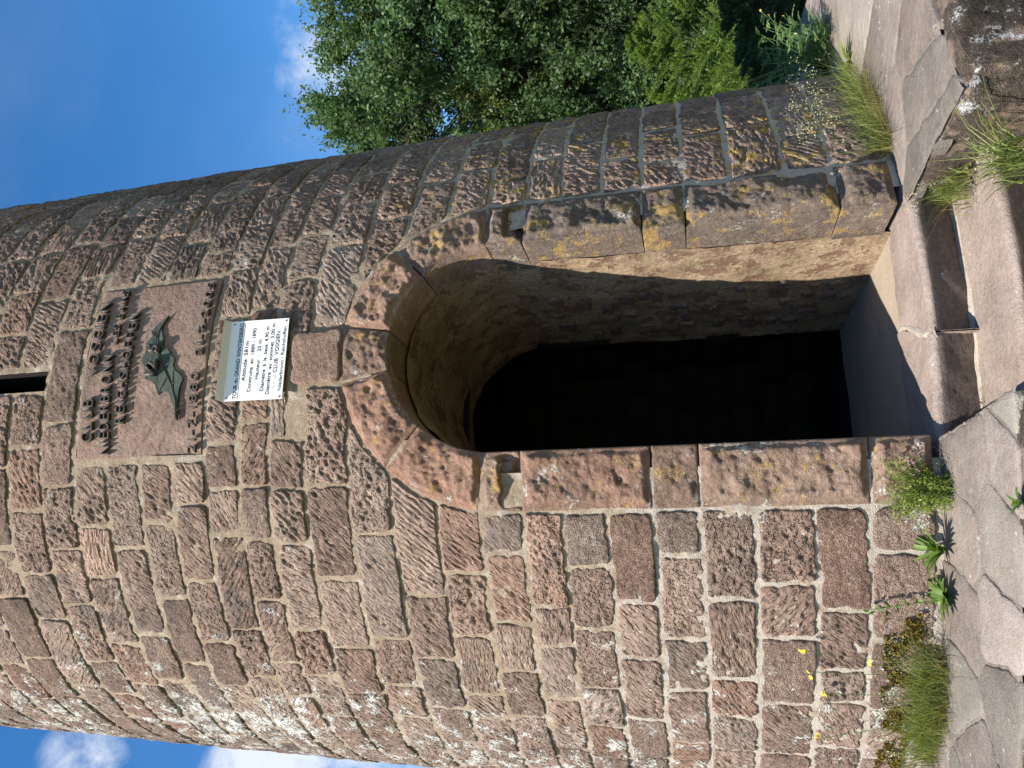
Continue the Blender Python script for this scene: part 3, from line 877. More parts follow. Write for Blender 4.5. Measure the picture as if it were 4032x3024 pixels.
# ---- dressed stones round the doorway
def door_stone(name, Tf, Zf, na, nb, w, hgt, seed, rough=1.0, notch=None, margin=.028, bulge=.026, depth=.33, grid=.0085, tint=None, yl=.3, wl=.15, ch=.15):
    """face mapped by Tf(a,b), Zf(a,b), a,b in 0..1, w and hgt its size in metres"""
    na = int(w / grid) + 2; nb = int(hgt / grid) + 2
    a = np.r_[0, np.linspace(0, 1, na), 1]; b = np.r_[0, np.linspace(0, 1, nb), 1]
    B, A = np.meshgrid(b, a, indexing='ij')
    T = Tf(A, B); Z = Zf(A, B)
    x = A * w; y = B * hgt
    ex = np.minimum(A, 1 - A) * w; ey = np.minimum(B, 1 - B) * hgt
    e = np.minimum(ex, ey) + .012 * (vno(x * 13, y * 13, seed + 4) - .5)
    inner = ss(margin * .55, margin * 1.5, e)
    h = -.004 + bulge * inner * (.55 + .9 * vno(x * 5, y * 5, seed)) + inner * (.030 * fbm(x * 13, y * 13, seed + 2, 6) * 1.7 - .008 * ss(.5, .8, vno(x / .022, y / .019, seed + 3)) * rough)
    h = h + .003 * fbm(x * 60, y * 60, seed + 6, 2)
    if notch is not None: h = h - notch(A, B)
    h = h - .010 * (1 - ss(-.002, .010, np.minimum(ex, ey)))
    h[0] = h[-1] = -depth; h[:, 0] = h[:, -1] = -depth
    V = door_pt(T, Z, h).reshape(-1, 3)
    az = np.degrees(np.arctan2(V[:, 0], -V[:, 1]))
    ed = ss(.09, .0, e).reshape(-1)
    li = np.column_stack([np.full(len(V), wl) + .2 * vno(V[:, 0] * 9, V[:, 2] * 9, seed), yl * (.4 + .9 * vno(V[:, 0] * 7, V[:, 2] * 5, seed + 1)), np.full(len(V), ch)])
    fc = grid_faces(len(b), len(a))
    return mesh(name, V, fc, M_DOOR, TW, True, {'tint': tint if tint is not None else np.array([random.gauss(.52, .1), random.random(), .3 * random.random()]), 'lichen': li})
JZ = [0.03, .283, 1.01, 1.228, 1.857, 2.066]
for side in (-1, 1):
    for i in range(5):
        z0, z1 = JZ[i] + .003, JZ[i + 1] - .003
        t0, t1 = (-.838, -RI) if side < 0 else (RI, .838)
        small = i in (2,)
        nf = None
        if i == 4 and side < 0: nf = lambda A, B: .062 * ss(.50, .42, B + .12 * (vno(A * 6, B * 6, 3) - .5)) * ss(.04, .14, A) * ss(.96, .88, A)
        if i == 4 and side > 0: nf = lambda A, B: .055 * ss(.50, .40, B) * ss(.10, .2, A) * ss(.9, .75, A)
        if i == 3 and side < 0: nf = lambda A, B: .03 * np.exp(-(((A - .47) * .28) ** 2 + ((B - .23) * .63) ** 2) / .0004)
        if i == 1 and side > 0: nf = lambda A, B: .030 * ss(.40, .30, B) * ss(.50, .62, A) + .02 * ss(.55, .7, vno(A * 3, B * 4, 8))
        door_stone('jamb_stone', lambda A, B: t0 + (t1 - t0) * A, lambda A, B: z0 + (z1 - z0) * B, 0, 0, .281, z1 - z0,
                   100 + i * 7 + side, .8, nf, .03, (.010 if small else .028 if side < 0 else .034), yl=.5 if side < 0 else .8, wl=.22, tint=None if side < 0 else np.array([.34, .1, 1.0]), ch=.15 if side < 0 else .5)
TH = [4.8, 44, 80, 102, 137.5, 175.2]
for i in range(5):
    q0, q1 = rad(TH[i] + .22), rad(TH[i + 1] - .22)
    rm = .5 * (RI + RO)
    # A runs left to right, so the angle falls with A
    door_stone('voussoir', lambda A, B: (RI + (RO - RI) * B) * np.cos(q1 + (q0 - q1) * A), lambda A, B: ZA + (RI + (RO - .005 - RI) * B) * np.sin(q1 + (q0 - q1) * A),
               0, 0, rm * (q1 - q0), RO - RI, 300 + i * 5, 1.0, None, .026, .012 if i == 2 else .03, yl=.62 if i < 3 else .5, wl=.2)
def kb():
    fL, fR = const(rad(8.4)), const(rad(15.8))
    V, (ny, nx), pz = stone_geo(2.815, 3.108, fL, fR, .0085, .08, .018, 2, 0, 5, .35, (0, 0), .5, .004)
    mesh('keystone', V, grid_faces(ny, nx), M_DOOR, TW, True, {'tint': np.array([.62, .6, .2]), 'lichen': np.array([0, .15, 0.])})
kb()

# ---- the passage behind the door ring: rendered rubble walls, vault and floor
def build_passage():
    prof = [(.552, z) for z in np.linspace(-.03, ZA, 70)] + [(.552 * math.cos(q), ZA - .01 + .552 * math.sin(q)) for q in np.linspace(0, math.pi, 60)[1:-1]] + [(-.552, z) for z in np.linspace(ZA, -.03, 70)]
    prof = np.array(prof)
    dep = np.r_[np.linspace(2.08, 1.2, 50), np.linspace(1.2, .66, 16)[1:]]
    D, I = np.meshgrid(dep, np.arange(len(prof)), indexing='ij')
    T = prof[I, 0]; Z = prof[I, 1]
    s_ = I * .03
    off = .028 * fbm(s_ * 3.3, D * 3.3, 6, 4) + .018 * fbm(s_ * 14, D * 14, 8, 3)
    nxv = np.where(Z < ZA, -np.sign(T), -T / .552); nzv = np.where(Z < ZA, 0, -(Z - ZA) / .552)
    T = T + nxv * off; Z = Z + nzv * off
    V = local(T, D, Z).reshape(-1, 3)
    PW = mesh('passage_wall', V, grid_faces(len(dep), len(prof))[:, ::-1], M_PLASTER, TW)
    # stones showing through the render
    for side, cnt_ in ((1, 34), (-1, 12)):
        zs = []
        for q in range(400):
            if len(zs) >= cnt_: break
            n_, z_ = random.uniform(.85, 1.50), random.uniform(.08, 1.95)
            w, h = random.uniform(.07, .17), random.uniform(.05, .12)
            if any(abs(n_ - a) < (w + c) * .62 and abs(z_ - b) < (h + d) * .62 for a, b, c, d in zs): continue
            zs.append((n_, z_, w, h))
        for n_, z_, w, h in zs:
            m = 15; an = np.linspace(0, 2 * np.pi, m, endpoint=False)
            k = (np.abs(np.cos(an)) ** 4 + np.abs(np.sin(an)) ** 4) ** -.25 * (1 + .28 * (np.array([random.random() for _ in an]) - .5))
            sd_ = random.randint(0, 999)
            rings = []
            for f, pr in ((1.0, -.03), (.97, .005), (.75, .010), (.4, .011)):
                nn = n_ + .5 * w * f * k * np.cos(an); zz = z_ + .5 * h * f * k * np.sin(an)
                rings.append(local(side * (.552 - pr - .012 * (vno(nn * 30, zz * 30, sd_) - .5) - .004), nn, zz))
            rings.append(local(side * (.552 - .008), n_, z_)[None])
            Vv = np.concatenate(rings); Fc = []
            for rI in range(3):
                for e in range(m): Fc.append((rI * m + e, rI * m + (e + 1) % m, (rI + 1) * m + (e + 1) % m, (rI + 1) * m + e))
            for e in range(m): Fc.append((3 * m + e, 3 * m + (e + 1) % m, 4 * m))
            mesh('rubble_stone', Vv, Fc, M_STONE, PW, True, {'tint': np.array([random.uniform(.1, .45), random.random(), random.random()]), 'lichen': np.array([0, 0, .5])})
    # floor of the passage
    tt, nn = np.meshgrid(np.linspace(-.58, .58, 50), np.linspace(.6, 2.05, 60))
    zz = -.004 + .012 * fbm(tt * 6, nn * 6, 3) - .012 * np.exp(-(tt / .25) ** 2)
    mesh('threshold_floor', local(tt, nn, zz).reshape(-1, 3), grid_faces(60, 50), M_TREAD, TW, True, {'tint': np.array([.5, .0, .9])})
    # stair well
    an = np.linspace(0, 2 * np.pi, 61); zz = np.linspace(-.05, 24.6, 30); ri = .90
    A, Z = np.meshgrid(an, zz)
    r2 = np.where(Z > 6, .8, ri)
    V = np.stack([r2 * np.sin(A + PD), -r2 * np.cos(A + PD), Z], -1).reshape(-1, 3)
    # thin low courses facing into the well
    b = MB()
    z = -.05
    while z < 3.6:
        h = random.uniform(.2, .27); a = random.random()
        a1 = a + 2 * math.pi
        while a < a1 - .05:
            w = min(random.uniform(.35, .5), a1 - a)
            am = a + w / 2
            dz = (am + math.pi) % (2 * math.pi) - math.pi
            if not (abs(dz) < .70 and z < 2.6):
                for rr_, in ((ri,),):
                    q = np.linspace(a + .012, a + w - .012, 4)
                    lo = np.stack([np.sin(q + PD) * rr_, -np.cos(q + PD) * rr_, 0 * q + z + .006], -1); hi = lo + np.array([0, 0, h - .012])
                    lo2 = lo * np.array([1.05, 1.05, 1]); hi2 = hi * np.array([1.05, 1.05, 1])
                    Vv = np.concatenate([lo, hi, lo2, hi2])
                    Fc = [(i + 1, i, 4 + i, 5 + i) for i in range(3)] + [(4 + i, 12 + i, 13 + i, 5 + i) for i in range(3)] + [(i, i + 1, 9 + i, 8 + i) for i in range(3)] + [(0, 8, 12, 4), (3, 7, 15, 11)]
                    b.add(Vv, Fc, (random.uniform(.2, .5), .3, .5))
            a += w
        z += h
    o = b.build('stairwell_stones', M_SHADE, TW, False); o['kind'] = 'stuff'
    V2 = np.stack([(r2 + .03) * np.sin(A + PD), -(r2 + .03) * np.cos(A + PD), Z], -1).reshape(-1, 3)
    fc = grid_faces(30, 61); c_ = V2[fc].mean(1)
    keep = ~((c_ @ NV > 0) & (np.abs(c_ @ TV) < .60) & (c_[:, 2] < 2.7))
    mesh('stairwell_wall', V2, fc[keep], M_SHADE, TW, True)
    # lintel piece closing the wall over and beside the passage end
    mesh('stairwell_floor', np.array([(1.0 * math.sin(q), -1.0 * math.cos(q), -.03) for q in np.linspace(0, 2 * np.pi, 40, endpoint=False)]), [list(range(40))], M_SHADE, TW, False)
    bb = MB()
    prof2 = [(.552, -.03), (.552, ZA)] + [(.552 * math.cos(q), ZA + .552 * math.sin(q)) for q in np.linspace(0, math.pi, 20)[1:-1]] + [(-.552, ZA), (-.552, -.03)]
    outer = [(.95, -.03), (.95, ZA)] + [(.95 * math.cos(q), ZA + .1 + .95 * math.sin(q)) for q in np.linspace(0, math.pi, 20)[1:-1]] + [(-.95, ZA), (-.95, -.03)]
    m = len(prof2)
    Vv = np.concatenate([[local(a, .665, b_) for a, b_ in prof2], [local(a, .665, b_) for a, b_ in outer]])
    bb.add(Vv, [(i, i + 1, m + i + 1, m + i) for i in range(m - 1)])
    bb.build('inner_door_face', M_SHADE, TW)
build_passage()

# ---- window slit: reveals set into the wall
def build_slit():
    b = MB()
    a0, a1, z0, z1 = rad(10.0), rad(13.3), 4.69, 5.37
    for q0, q1 in (((a0, z0), (a1, z0)), ((a1, z0), (a1, z1)), ((a1, z1), (a0, z1)), ((a0, z1), (a0, z0))):
        s_ = np.linspace(0, 1, 10)
        ph = q0[0] + (q1[0] - q0[0]) * s_; zz = q0[1] + (q1[1] - q0[1]) * s_
        V = np.concatenate([cone(ph, zz, .0 - .01 + 0 * ph), cone(ph, zz, -.75 + 0 * ph)])
        b.add(V, [(i, i + 1, 11 + i, 10 + i) for i in range(9)])
    V = cone(np.array([a0, a1, a1, a0]), np.array([z0, z0, z1, z1]), -.75)
    b.add(V, [(0, 1, 2, 3)])
    b.build('window_slit', M_SHADE, TW)  # reveals darkened by colour, shade painted into the slit
build_slit()

# ---------------------------------------------------------------- memorial tablet
TB = empty('memorial_tablet', tuple(cone(np.array(PD), np.array(3.6))))
tag(TB, 'pink sandstone tablet with raised metal letters and a green holly leaf above the door', 'memorial tablet')
def build_tablet():
    a = np.linspace(rad(-.35), rad(25.75), 130); z = np.linspace(3.632, 4.43, 100)
    a = np.r_[a[0], a, a[-1]]; z = np.r_[z[0], z, z[-1]]
    A, Z = np.meshgrid(a, z)
    x = A * 2.3
    h = -.006 + .006 * fbm(x * 30, Z * 30, 4, 4) + .006 * fbm(x * 3, Z * 3, 7, 2)
    # spalled layers low on the left
    ly = ss(.0, .02, (x - .0) * .55 + (Z - 3.9) + .03 * (vno(x * 9, Z * 9, 4) - .5)); ly2 = ss(0, .02, x * .8 + (Z - 4.06) + .03 * (vno(x * 8, Z * 8, 9) - .5))
    h = h - .006 * (1 - ly) - .006 * (1 - ly2)
    h[0] = h[-1] = -.07; h[:, 0] = h[:, -1] = -.07
    V = cone(A, Z, h).reshape(-1, 3)
    mesh('slab', V - np.array(TB.location), grid_faces(len(z), len(a)), stone_mat('tablet_sandstone', (.13, .088, .070), (.235, .162, .13), (.33, .24, .197), .1, .15, .7, 0.0, 1.1), TB, True,
         {'tint': np.array([.55, .55, .3]), 'lichen': np.array([0, 0, .38])})
build_tablet()

PENDING = []
def text_curve(body, size, extrude, bevel, offset=0.0):
    cu = bpy.data.curves.new('text', 'FONT'); cu.body = body; cu.size = size
    cu.extrude = extrude; cu.bevel_depth = bevel; cu.offset = offset; cu.resolution_u = 3
    cu.bevel_resolution = 0
    ob = bpy.data.objects.new('text', cu); COL.objects.link(ob)
    return ob
def place_text(jobs):
    """jobs: (body, extrude, bevel, offset, cap height, width or None, fn(x,y,z)->world, name, mat, parent, sx)"""
    obs = [text_curve(j['body'], 1.0, j['ext'] / j['h'], j.get('bev', 0) / j['h'], j.get('off', 0)) for j in jobs]
    bpy.context.view_layer.update()
    dg = bpy.context.evaluated_depsgraph_get()
    for j, ob in zip(jobs, obs):
        me = bpy.data.meshes.new_from_object(ob.evaluated_get(dg))
        n = len(me.vertices); V = np.zeros(n * 3, np.float32); me.vertices.foreach_get('co', V); V = V.reshape(-1, 3).astype(float)
        k = j['h'] / .70        # cap height of the built-in face is about .7 of its size
        x0, x1 = V[:, 0].min(), V[:, 0].max()
        if j.get('w'): sx = j['w'] / max(x1 - x0, 1e-6)
        else: sx = k
        X = (V[:, 0] - (x0 + x1) / 2) * sx; Y = V[:, 1] * k; Zz = V[:, 2] * k
        P = j['fn'](X, Y, Zz)
        me.vertices.foreach_set('co', np.asarray(P, np.float32).ravel()); me.update()
        me.materials.clear(); me.materials.append(j['mat'])
        o = bpy.data.objects.new(j['name'], me); COL.objects.link(o); o.parent = j['parent']
        me.name = j['name']
    for ob in obs:
        cu = ob.data; bpy.data.objects.remove(ob); bpy.data.curves.remove(cu)

def tablet_fn(phi0, z0, h0):
    r = R0 - TP * z0
    def fn(X, Y, Zz):
        ph = phi0 + X / r
        return cone(ph, z0 + Y, h0 + Zz) - np.array(TB.location)
    return fn
jobs = []
def letter_line(text, p0, p1, z0, z1, h, widths=None):
    ch = [c for c in text]
    nb = len(ch)
    wd = {'I': .45, '-': .55, '1': .55, '.': .35, ' ': .5, 'M': 1.2, 'N': 1.05, 'O': 1.1}
    w = np.array([wd.get(c, .9) for c in ch]); tot = w.sum()
    x = 0
    for c, wi in zip(ch, w):
        f = (x + wi / 2) / tot; x += wi
        if c == ' ': continue
        ph = rad(p0 + (p1 - p0) * f); z = z0 + (z1 - z0) * f
        cell = rad(abs(p1 - p0)) * 2.29 * wi / tot
        body = c
        jobs.append(dict(body=body, ext=.0065, bev=.001, off=-.016, h=h, w=min(cell * .74, h * 1.0) if c not in 'I1-' else (cell * .8 if c == '-' else cell * .32), fn=tablet_fn(ph, z, .0085), name='letter', mat=M_BRONZE, parent=TB))
letter_line('CLUB', 1.9, 8.5, 4.315, 4.325, .073)
letter_line('VOSGIEN', 11.3, 23.6, 4.325, 4.345, .068)
letter_line('NIEDERBRONN', .1, 14.8, 4.198, 4.232, .067)
letter_line('LES', 16.2, 19.6, 4.225, 4.232, .042)
letter_line('BAINS', 20.2, 25.4, 4.228, 4.240, .047)
letter_line('REICHSHOFFEN', 4.3, 21.2, 4.110, 4.118, .060)
letter_line('21-7-1880', -.1, 11.3, 3.650, 3.654, .050)
letter_line('21-7-2005', 13.3, 25.2, 3.648, 3.662, .046)
for body, a, z, h, w in (('1', 11.2, 3.935, .060, .018), ('2', 12.55, 3.930, .062, .052), ('5', 14.9, 3.932, .056, .045)):
    jobs.append(dict(body=body, ext=.012, bev=.003, off=0, h=h, w=w, fn=tablet_fn(rad(a), z, .018), name='letter', mat=M_BRONZE, parent=TB))
place_text(jobs)
# cross strokes of the two continental sevens
for a in (4.0 + .2, 17.6):
    b = MB(); b.box((-.014, .020, .002), (.016, .027, .0185))
    V = b.v[0]; fn = tablet_fn(rad(a), 3.651, 0.0)
    mesh('letter', fn(V[:, 0], V[:, 1], V[:, 2]), np.array(b.f), M_BRONZE, TB, False)
# holly leaf emblem, traced
def pz_of(X, Y):
    d = ray(X, Y)
    A = d[0] ** 2 + d[1] ** 2 - TP ** 2 * d[2] ** 2; Rc = R0 - TP * CH
    B = CAM[0] * d[0] + CAM[1] * d[1] + TP * d[2] * Rc; C_ = CAM[0] ** 2 + CAM[1] ** 2 - Rc ** 2
    P = CAM + d * ((-B - math.sqrt(max(B * B - A * C_, 0))) / A)
    return math.atan2(P[0], -P[1]), P[2]
def z4(a, b): return pz_of(300 + a * .45203, 1080 + b * .45203)
LEAF = [(812, 365), (760, 405), (715, 440), (682, 478), (660, 500), (670, 540), (640, 575), (608, 612), (614, 660), (592, 710), (568, 757), (595, 800), (603, 850), (603, 912),
        (650, 930), (688, 960), (717, 1050), (742, 1022), (790, 1020), (820, 1052), (842, 1120), (860, 1190), (862, 1272), (880, 1272), (881, 1190), (886, 1110), (892, 1030),
        (906, 972), (934, 912), (905, 870), (868, 842), (846, 800), (864, 735), (836, 716), (824, 690), (800, 652), (778, 636), (758, 618), (770, 580), (757, 530), (746, 480), (770, 430)]
def build_leaf():
    P = [z4(*q) for q in LEAF]
    ph = np.array([q[0] for q in P]); z = np.array([q[1] for q in P])
    cp, cz = np.mean(ph), np.mean(z)
    import mathutils
    from mathutils.geometry import tessellate_polygon
    tri = tessellate_polygon([[Vector((a * 2.3, b, 0)) for a, b in zip(ph, z)]])
    m = len(ph)
    top = cone(ph, z, .006 + 0 * ph); low = cone(ph, z, -.01 + 0 * ph)
    V = np.concatenate([top, low]) - np.array(TB.location)
    Fc = [tuple(t) for t in tri] + [(i, (i + 1) % m, m + (i + 1) % m, m + i) for i in range(m)]
    LF = mesh('holly_leaf', V, Fc, M_PATINA, TB, False)
    b = MB()
    rib = [(812, 365), (735, 480), (700, 560), (715, 700), (770, 830), (830, 960), (868, 1100), (872, 1260)]
    def vein(pts, r):
        q = np.array([cone(np.array(z4(*p_)[0]), np.array(z4(*p_)[1]), np.array(.0065)) for p_ in pts]) - np.array(TB.location)
        b.tube(q, r, 5)
    vein(rib, .0035)
    for s_ in ([(700, 560), (662, 505)], [(705, 630), (612, 615)], [(712, 690), (572, 757)], [(740, 770), (607, 908)], [(800, 890), (719, 1040)], [(830, 960), (930, 912)], [(765, 820), (860, 738)], [(845, 1000), (850, 850)]):
        vein(s_, .0025)
    for s_ in ([(868, 1190), (830, 1170), (800, 1180), (812, 1150), (835, 1155)], [(880, 1190), (905, 1165), (935, 1165), (950, 1130), (920, 1120), (905, 1140)]): vein(s_, .0016)
    b.build('leaf_veins', M_BRONZE, LF)
build_leaf()

# ---------------------------------------------------------------- enamel information sign
PS = rad(12.1)
NS = np.array([math.sin(PS), -math.cos(PS), 0]); TS = np.array([math.cos(PS), math.sin(PS), 0])
SN = 2.352; SW, SH, SZ = .452, .345, 3.125
SG = empty('information_sign', tuple(NS * SN + np.array([0, 0, SZ])))
tag(SG, 'white enamel sign with black lettering screwed on below the memorial tablet', 'sign')
def sgn(x, y, n): # sign coordinates: x right, y up from lower edge, n outwards
    x, y, n = np.broadcast_arrays(np.asarray(x, float), np.asarray(y, float), np.asarray(n, float))
    n = n + .035 * y * 0
    return x[..., None] * TS + y[..., None] * np.array([0, 0, 1.0]) + n[..., None] * NS
def build_sign():
    hw = SW / 2
    prof = [(0, 0.0), (.12, .0), (.24, .0), (SH - .012, 0.0), (SH - .004, .003), (SH + .006, .018), (SH + .016, .045)]   # y, n: top edge bent out as a rain lip
    def sheet(rows, name, mat, th=.003):
        V = []; 
        for y, n in rows: V += [sgn(-hw, y, n + .003), sgn(hw, y, n + .003)]
        for y, n in rows: V += [sgn(-hw, y - .0005, n), sgn(hw, y - .0005, n)]
        m = len(rows); Fc = []
        for i in range(m - 1):
            a = 2 * i; Fc.append((a, a + 1, a + 3, a + 2)); c = 2 * m + a; Fc.append((c, c + 2, c + 3, c + 1))
            Fc.append((a, a + 2, c + 2, c)); Fc.append((a + 1, c + 1, c + 3, a + 3))
        Fc.append((0, 2 * m, 2 * m + 1, 1)); e = 2 * m - 2; Fc.append((e, e + 1, 2 * m + e + 1, 2 * m + e))
        mesh(name, np.array(V), Fc, mat, SG, False)
    sheet(prof[:4], 'plate', M_WHITE); sheet(prof[3:], 'rain_lip', M_WHITE)
    for x, y in ((-hw + .014, .014), (hw - .014, .014), (-hw + .016, SH - .022), (hw - .016, SH - .022)):
        b = MB(); an = np.linspace(0, 2 * np.pi, 12, endpoint=False)
        V = np.concatenate([sgn(x + .0055 * np.cos(an), y + .0055 * np.sin(an), .003), sgn(x + .004 * np.cos(an), y + .004 * np.sin(an), .006)])
        b.add(V, [(i, (i + 1) % 12, 12 + (i + 1) % 12, 12 + i) for i in range(12)] + [tuple(range(12, 24))])
        b.build('screw', M_SCREW, SG, False)
    for x in (-.12, .12):
        b = MB(); b.box((-.01, -.1, -.01), (.01, .0, .01))
        V = b.v[0]
        mesh('bracket', sgn(x + V[:, 0], .2 + V[:, 2], V[:, 1] - .002), np.array(b.f), M_ALU, SG, False)
    js = []
    def line(body, x0, x1, y, h, off=.012, mat=M_INK, name='printed_line'):
        js.append(dict(body=body, ext=.0003, off=off, h=h, w=x1 - x0, fn=lambda X, Y, Z: sgn(X + (x0 + x1) / 2, Y + y, .0034 + Z), name=name, mat=mat, parent=SG))
    line('TOUR du GRAND WINTERSBERG', -.217, .212, .268, .022, .014)
    line('Altitude  581m', -.118, .108, .226, .022, .014)
    line('Construite  en  1889 - 1890', -.182, .180, .188, .021, .011)
    line('Hauteur  :  25 m', -.112, .112, .150, .021, .011)
    line('Diamètre  à  la  base  4,90 m', -.178, .184, .112, .021, .012)
    line('Diamètre  au  sommet  3,00 m', -.198, .200, .078, .021, .012)
    line('PAR  LE', -.172, -.094, .046, .016, -.010, M_GREYINK)
    line('CLUB  VOSGIEN', -.080, .152, .044, .023, .012)
    line('Niederbronn - Reichshoffen', -.180, .178, .010, .020, .007)
    place_text(js)
    b = MB(); b.box((-.217, .258, .0032), (.212, .2605, .0039)); V = b.v[0]
    mesh('printed_line', sgn(V[:, 0], V[:, 1], V[:, 2]), np.array(b.f), M_INK, SG, False)
build_sign()

# ---------------------------------------------------------------- plants
def blades(N, base, height, width, lean, az=None, seed=0, K=4, tipw=.12, droop=.0):
    """base (N,3), height (N,), lean (N,) horizontal reach as fraction of height; returns verts, faces"""
    g = np.random.default_rng(seed)
    az = g.uniform(0, 2 * np.pi, N) if az is None else az
    d = np.stack([np.cos(az), np.sin(az), 0 * az], -1)
    s_ = np.linspace(0, 1, K)
    ctr = base[:, None] + height[:, None, None] * (s_[None, :, None] ** 1 * np.array([0, 0, 1.0]) * (1 - droop * s_[None, :, None] ** 2) + (lean[:, None, None] * s_[None, :, None] ** 1.7) * d[:, None])
    sd = np.stack([-np.sin(az + .6), np.cos(az + .6), 0 * az], -1)
    w = width[:, None] * (1 - (1 - tipw) * s_[None] ** 1.5) * .5
    V = np.stack([ctr - sd[:, None] * w[..., None], ctr + sd[:, None] * w[..., None]], 2)
    i = np.arange(N * K * 2).reshape(N, K, 2)
    Fc = np.stack([i[:, :-1, 0], i[:, :-1, 1], i[:, 1:, 1], i[:, 1:, 0]], -1).reshape(-1, 4)
    return V.reshape(-1, 3), Fc, K * 2, ctr[:, -1]
def per(a, k): return np.repeat(a, k, axis=0)

def grass(name, label, ctrs, n, hmin, hmax, seed, spread=.05, dry=.1, leanm=.5, width=.0035, heads=0, headh=(.25, .4), bias=None, kind=None, group=None, floor=None):
    """a tuft of grass on the given base points (world)"""
    g = np.random.default_rng(seed)
    ctrs = np.asarray(ctrs, float)
    base0 = ctrs.mean(0)
    root = empty(name, tuple(base0))
    pick = g.integers(0, len(ctrs), n)
    b = ctrs[pick] - base0 + np.column_stack([g.normal(0, spread, n), g.normal(0, spread, n), np.zeros(n)])
    isdry = g.random(n) < dry
    h = g.uniform(hmin, hmax, n) * np.where(isdry, .5, 1)
    lean = np.abs(g.normal(0, leanm, n)) * np.where(isdry, 2.2, 1) + .05; h = h * (.55 + .75 * vno(b[:, 0] * 16 + 40, b[:, 1] * 16 + 40, seed)); lean = lean * (.6 + .9 * vno(b[:, 0] * 23, b[:, 1] * 23, seed + 3))
    az = g.uniform(0, 2 * np.pi, n)
    if bias is not None:
        az = np.where(g.random(n) < .28, math.atan2(bias[1], bias[0]) + g.normal(0, .7, n), az)
    V, Fc, k, tip = blades(n, b, h, g.uniform(.6, 1.3, n) * width, lean, az, seed, 4, .1, .25)
    tint = np.column_stack([g.random(n), g.random(n), np.where(isdry, g.uniform(.6, 1, n), g.uniform(0, .25, n))])
    mesh('grass_blades', V, Fc, M_GRASS, root, True, {'tint': per(tint, k)})
    if heads:
        b2 = ctrs[g.integers(0, len(ctrs), heads)] - base0 + np.column_stack([g.normal(0, spread, heads), g.normal(0, spread, heads), np.zeros(heads)])
        hh = g.uniform(headh[0], headh[1], heads)
        az2 = g.uniform(0, 2 * np.pi, heads) if bias is None else math.atan2(bias[1], bias[0]) + g.normal(0, .8, heads)
        V, Fc, k, tip = blades(heads, b2, hh, np.full(heads, .0025), np.abs(g.normal(.25, .2, heads)), az2, seed + 1, 6, .6)
        mesh('grass_stalks', V, Fc, M_GRASS, root, True, {'tint': np.tile(np.array([.9, .5, .3]), (len(V), 1))})
        m = 12; q = np.repeat(tip, m, 0) + np.column_stack([g.normal(0, .012, heads * m), g.normal(0, .012, heads * m), g.uniform(-.06, .01, heads * m)])
        V, Fc = leaf_quads(q, .010, .004, g)
        mesh('seed_heads', V, Fc, M_SEED, root, False)['kind'] = 'stuff'
    tag(root, label, 'grass', group)
    if kind: root['kind'] = kind
    return root
def leaf_quads(C, length, width, g, up=.0, size_var=.35, dirs=None):
    N = len(C)
    d = g.normal(0, 1, (N, 3)) if dirs is None else dirs + g.normal(0, .35, (N, 3))
    d[:, 2] += up
    d /= np.linalg.norm(d, axis=1)[:, None]
    r = g.normal(0, 1, (N, 3)); s_ = np.cross(d, r); s_ /= np.linalg.norm(s_, axis=1)[:, None] + 1e-9
    L = length * g.uniform(1 - size_var, 1 + size_var, N)[:, None]; Wd = width * g.uniform(1 - size_var, 1 + size_var, N)[:, None]
    nrm = np.cross(d, s_)
    V = np.stack([C - d * L * .5, C + s_ * Wd * .5 - d * L * .05 + nrm * Wd * .12, C + d * L * .5, C - s_ * Wd * .5 - d * L * .05 + nrm * Wd * .12], 1)
    i = np.arange(N * 4).reshape(N, 4)
    return V.reshape(-1, 3), i

K_ = 1344 / 2212
def foot(az, r=2.5, z=0.0): return np.array([r * math.sin(rad(az)), -r * math.cos(rad(az)), z])
def gp(x0, y0, a, b, z=0.0): return on_z(x0 + a * K_, y0 + b * K_, z)
# strip of grass along the foot of the tower, right of the door
base_r = []
for az in np.linspace(34.5, 62, 40):
    r = 2.45 + .035 * random.random()
    base_r.append((r * math.sin(rad(az)), -r * math.cos(rad(az)), -.01 - .10 * ss(40, 62, az)))
base_r = np.array(base_r)
grass('grass_strip', 'long strip of green and straw coloured grass along the tower foot right of the door', base_r, 4200, .06, .30, 11, .035, .46, .70, .0030, 70, (.26, .5), (-.2, -.6), 'stuff')
grass('grass_tuft', 'grass tuft growing out of the right end of the upper step', [gp(2688, 0, 1790 + i, 1180 + j, -.19) for i in (-40, 0, 60) for j in (-60, 0, 60)], 420, .08, .22, 12, .035, .18, .7, .0038, 8, (.15, .25), (-.7, -.5), None, 'grass tufts on the steps')
grass('grass_tuft', 'grass tuft with broad green blades in the lower right corner by the flank stone', [gp(2688, 0, 2150 + i, 1010 + j, -.19) for i in (0, 60) for j in (-50, 0, 50)], 170, .10, .28, 13, .03, .05, .9, .006, 3, (.15, .22), (-.7, -.6), None, 'grass tufts on the steps')

def flower_heads(root, tips, g, size=.011):
    """small five-petalled yellow flowers"""
    for t in tips:
        b = MB()
        nrm = g.normal(0, .5, 3) + np.array([-.2, -.6, .8]); nrm /= np.linalg.norm(nrm)
        u = np.cross(nrm, [0, 0, 1]); u /= np.linalg.norm(u); v = np.cross(nrm, u)
        for q in range(7):
            a = q * 2 * np.pi / 7; c, s_ = math.cos(a), math.sin(a); c2, s2 = math.cos(a + .38), math.sin(a + .38); c3, s3 = math.cos(a - .38), math.sin(a - .38)
            b.add([t, t + size * .65 * (u * c2 + v * s2), t + size * (u * c + v * s_) + nrm * size * .2, t + size * .65 * (u * c3 + v * s3)], [(0, 1, 2, 3)])
        b.build('flower', M_YFLOW, root, False)

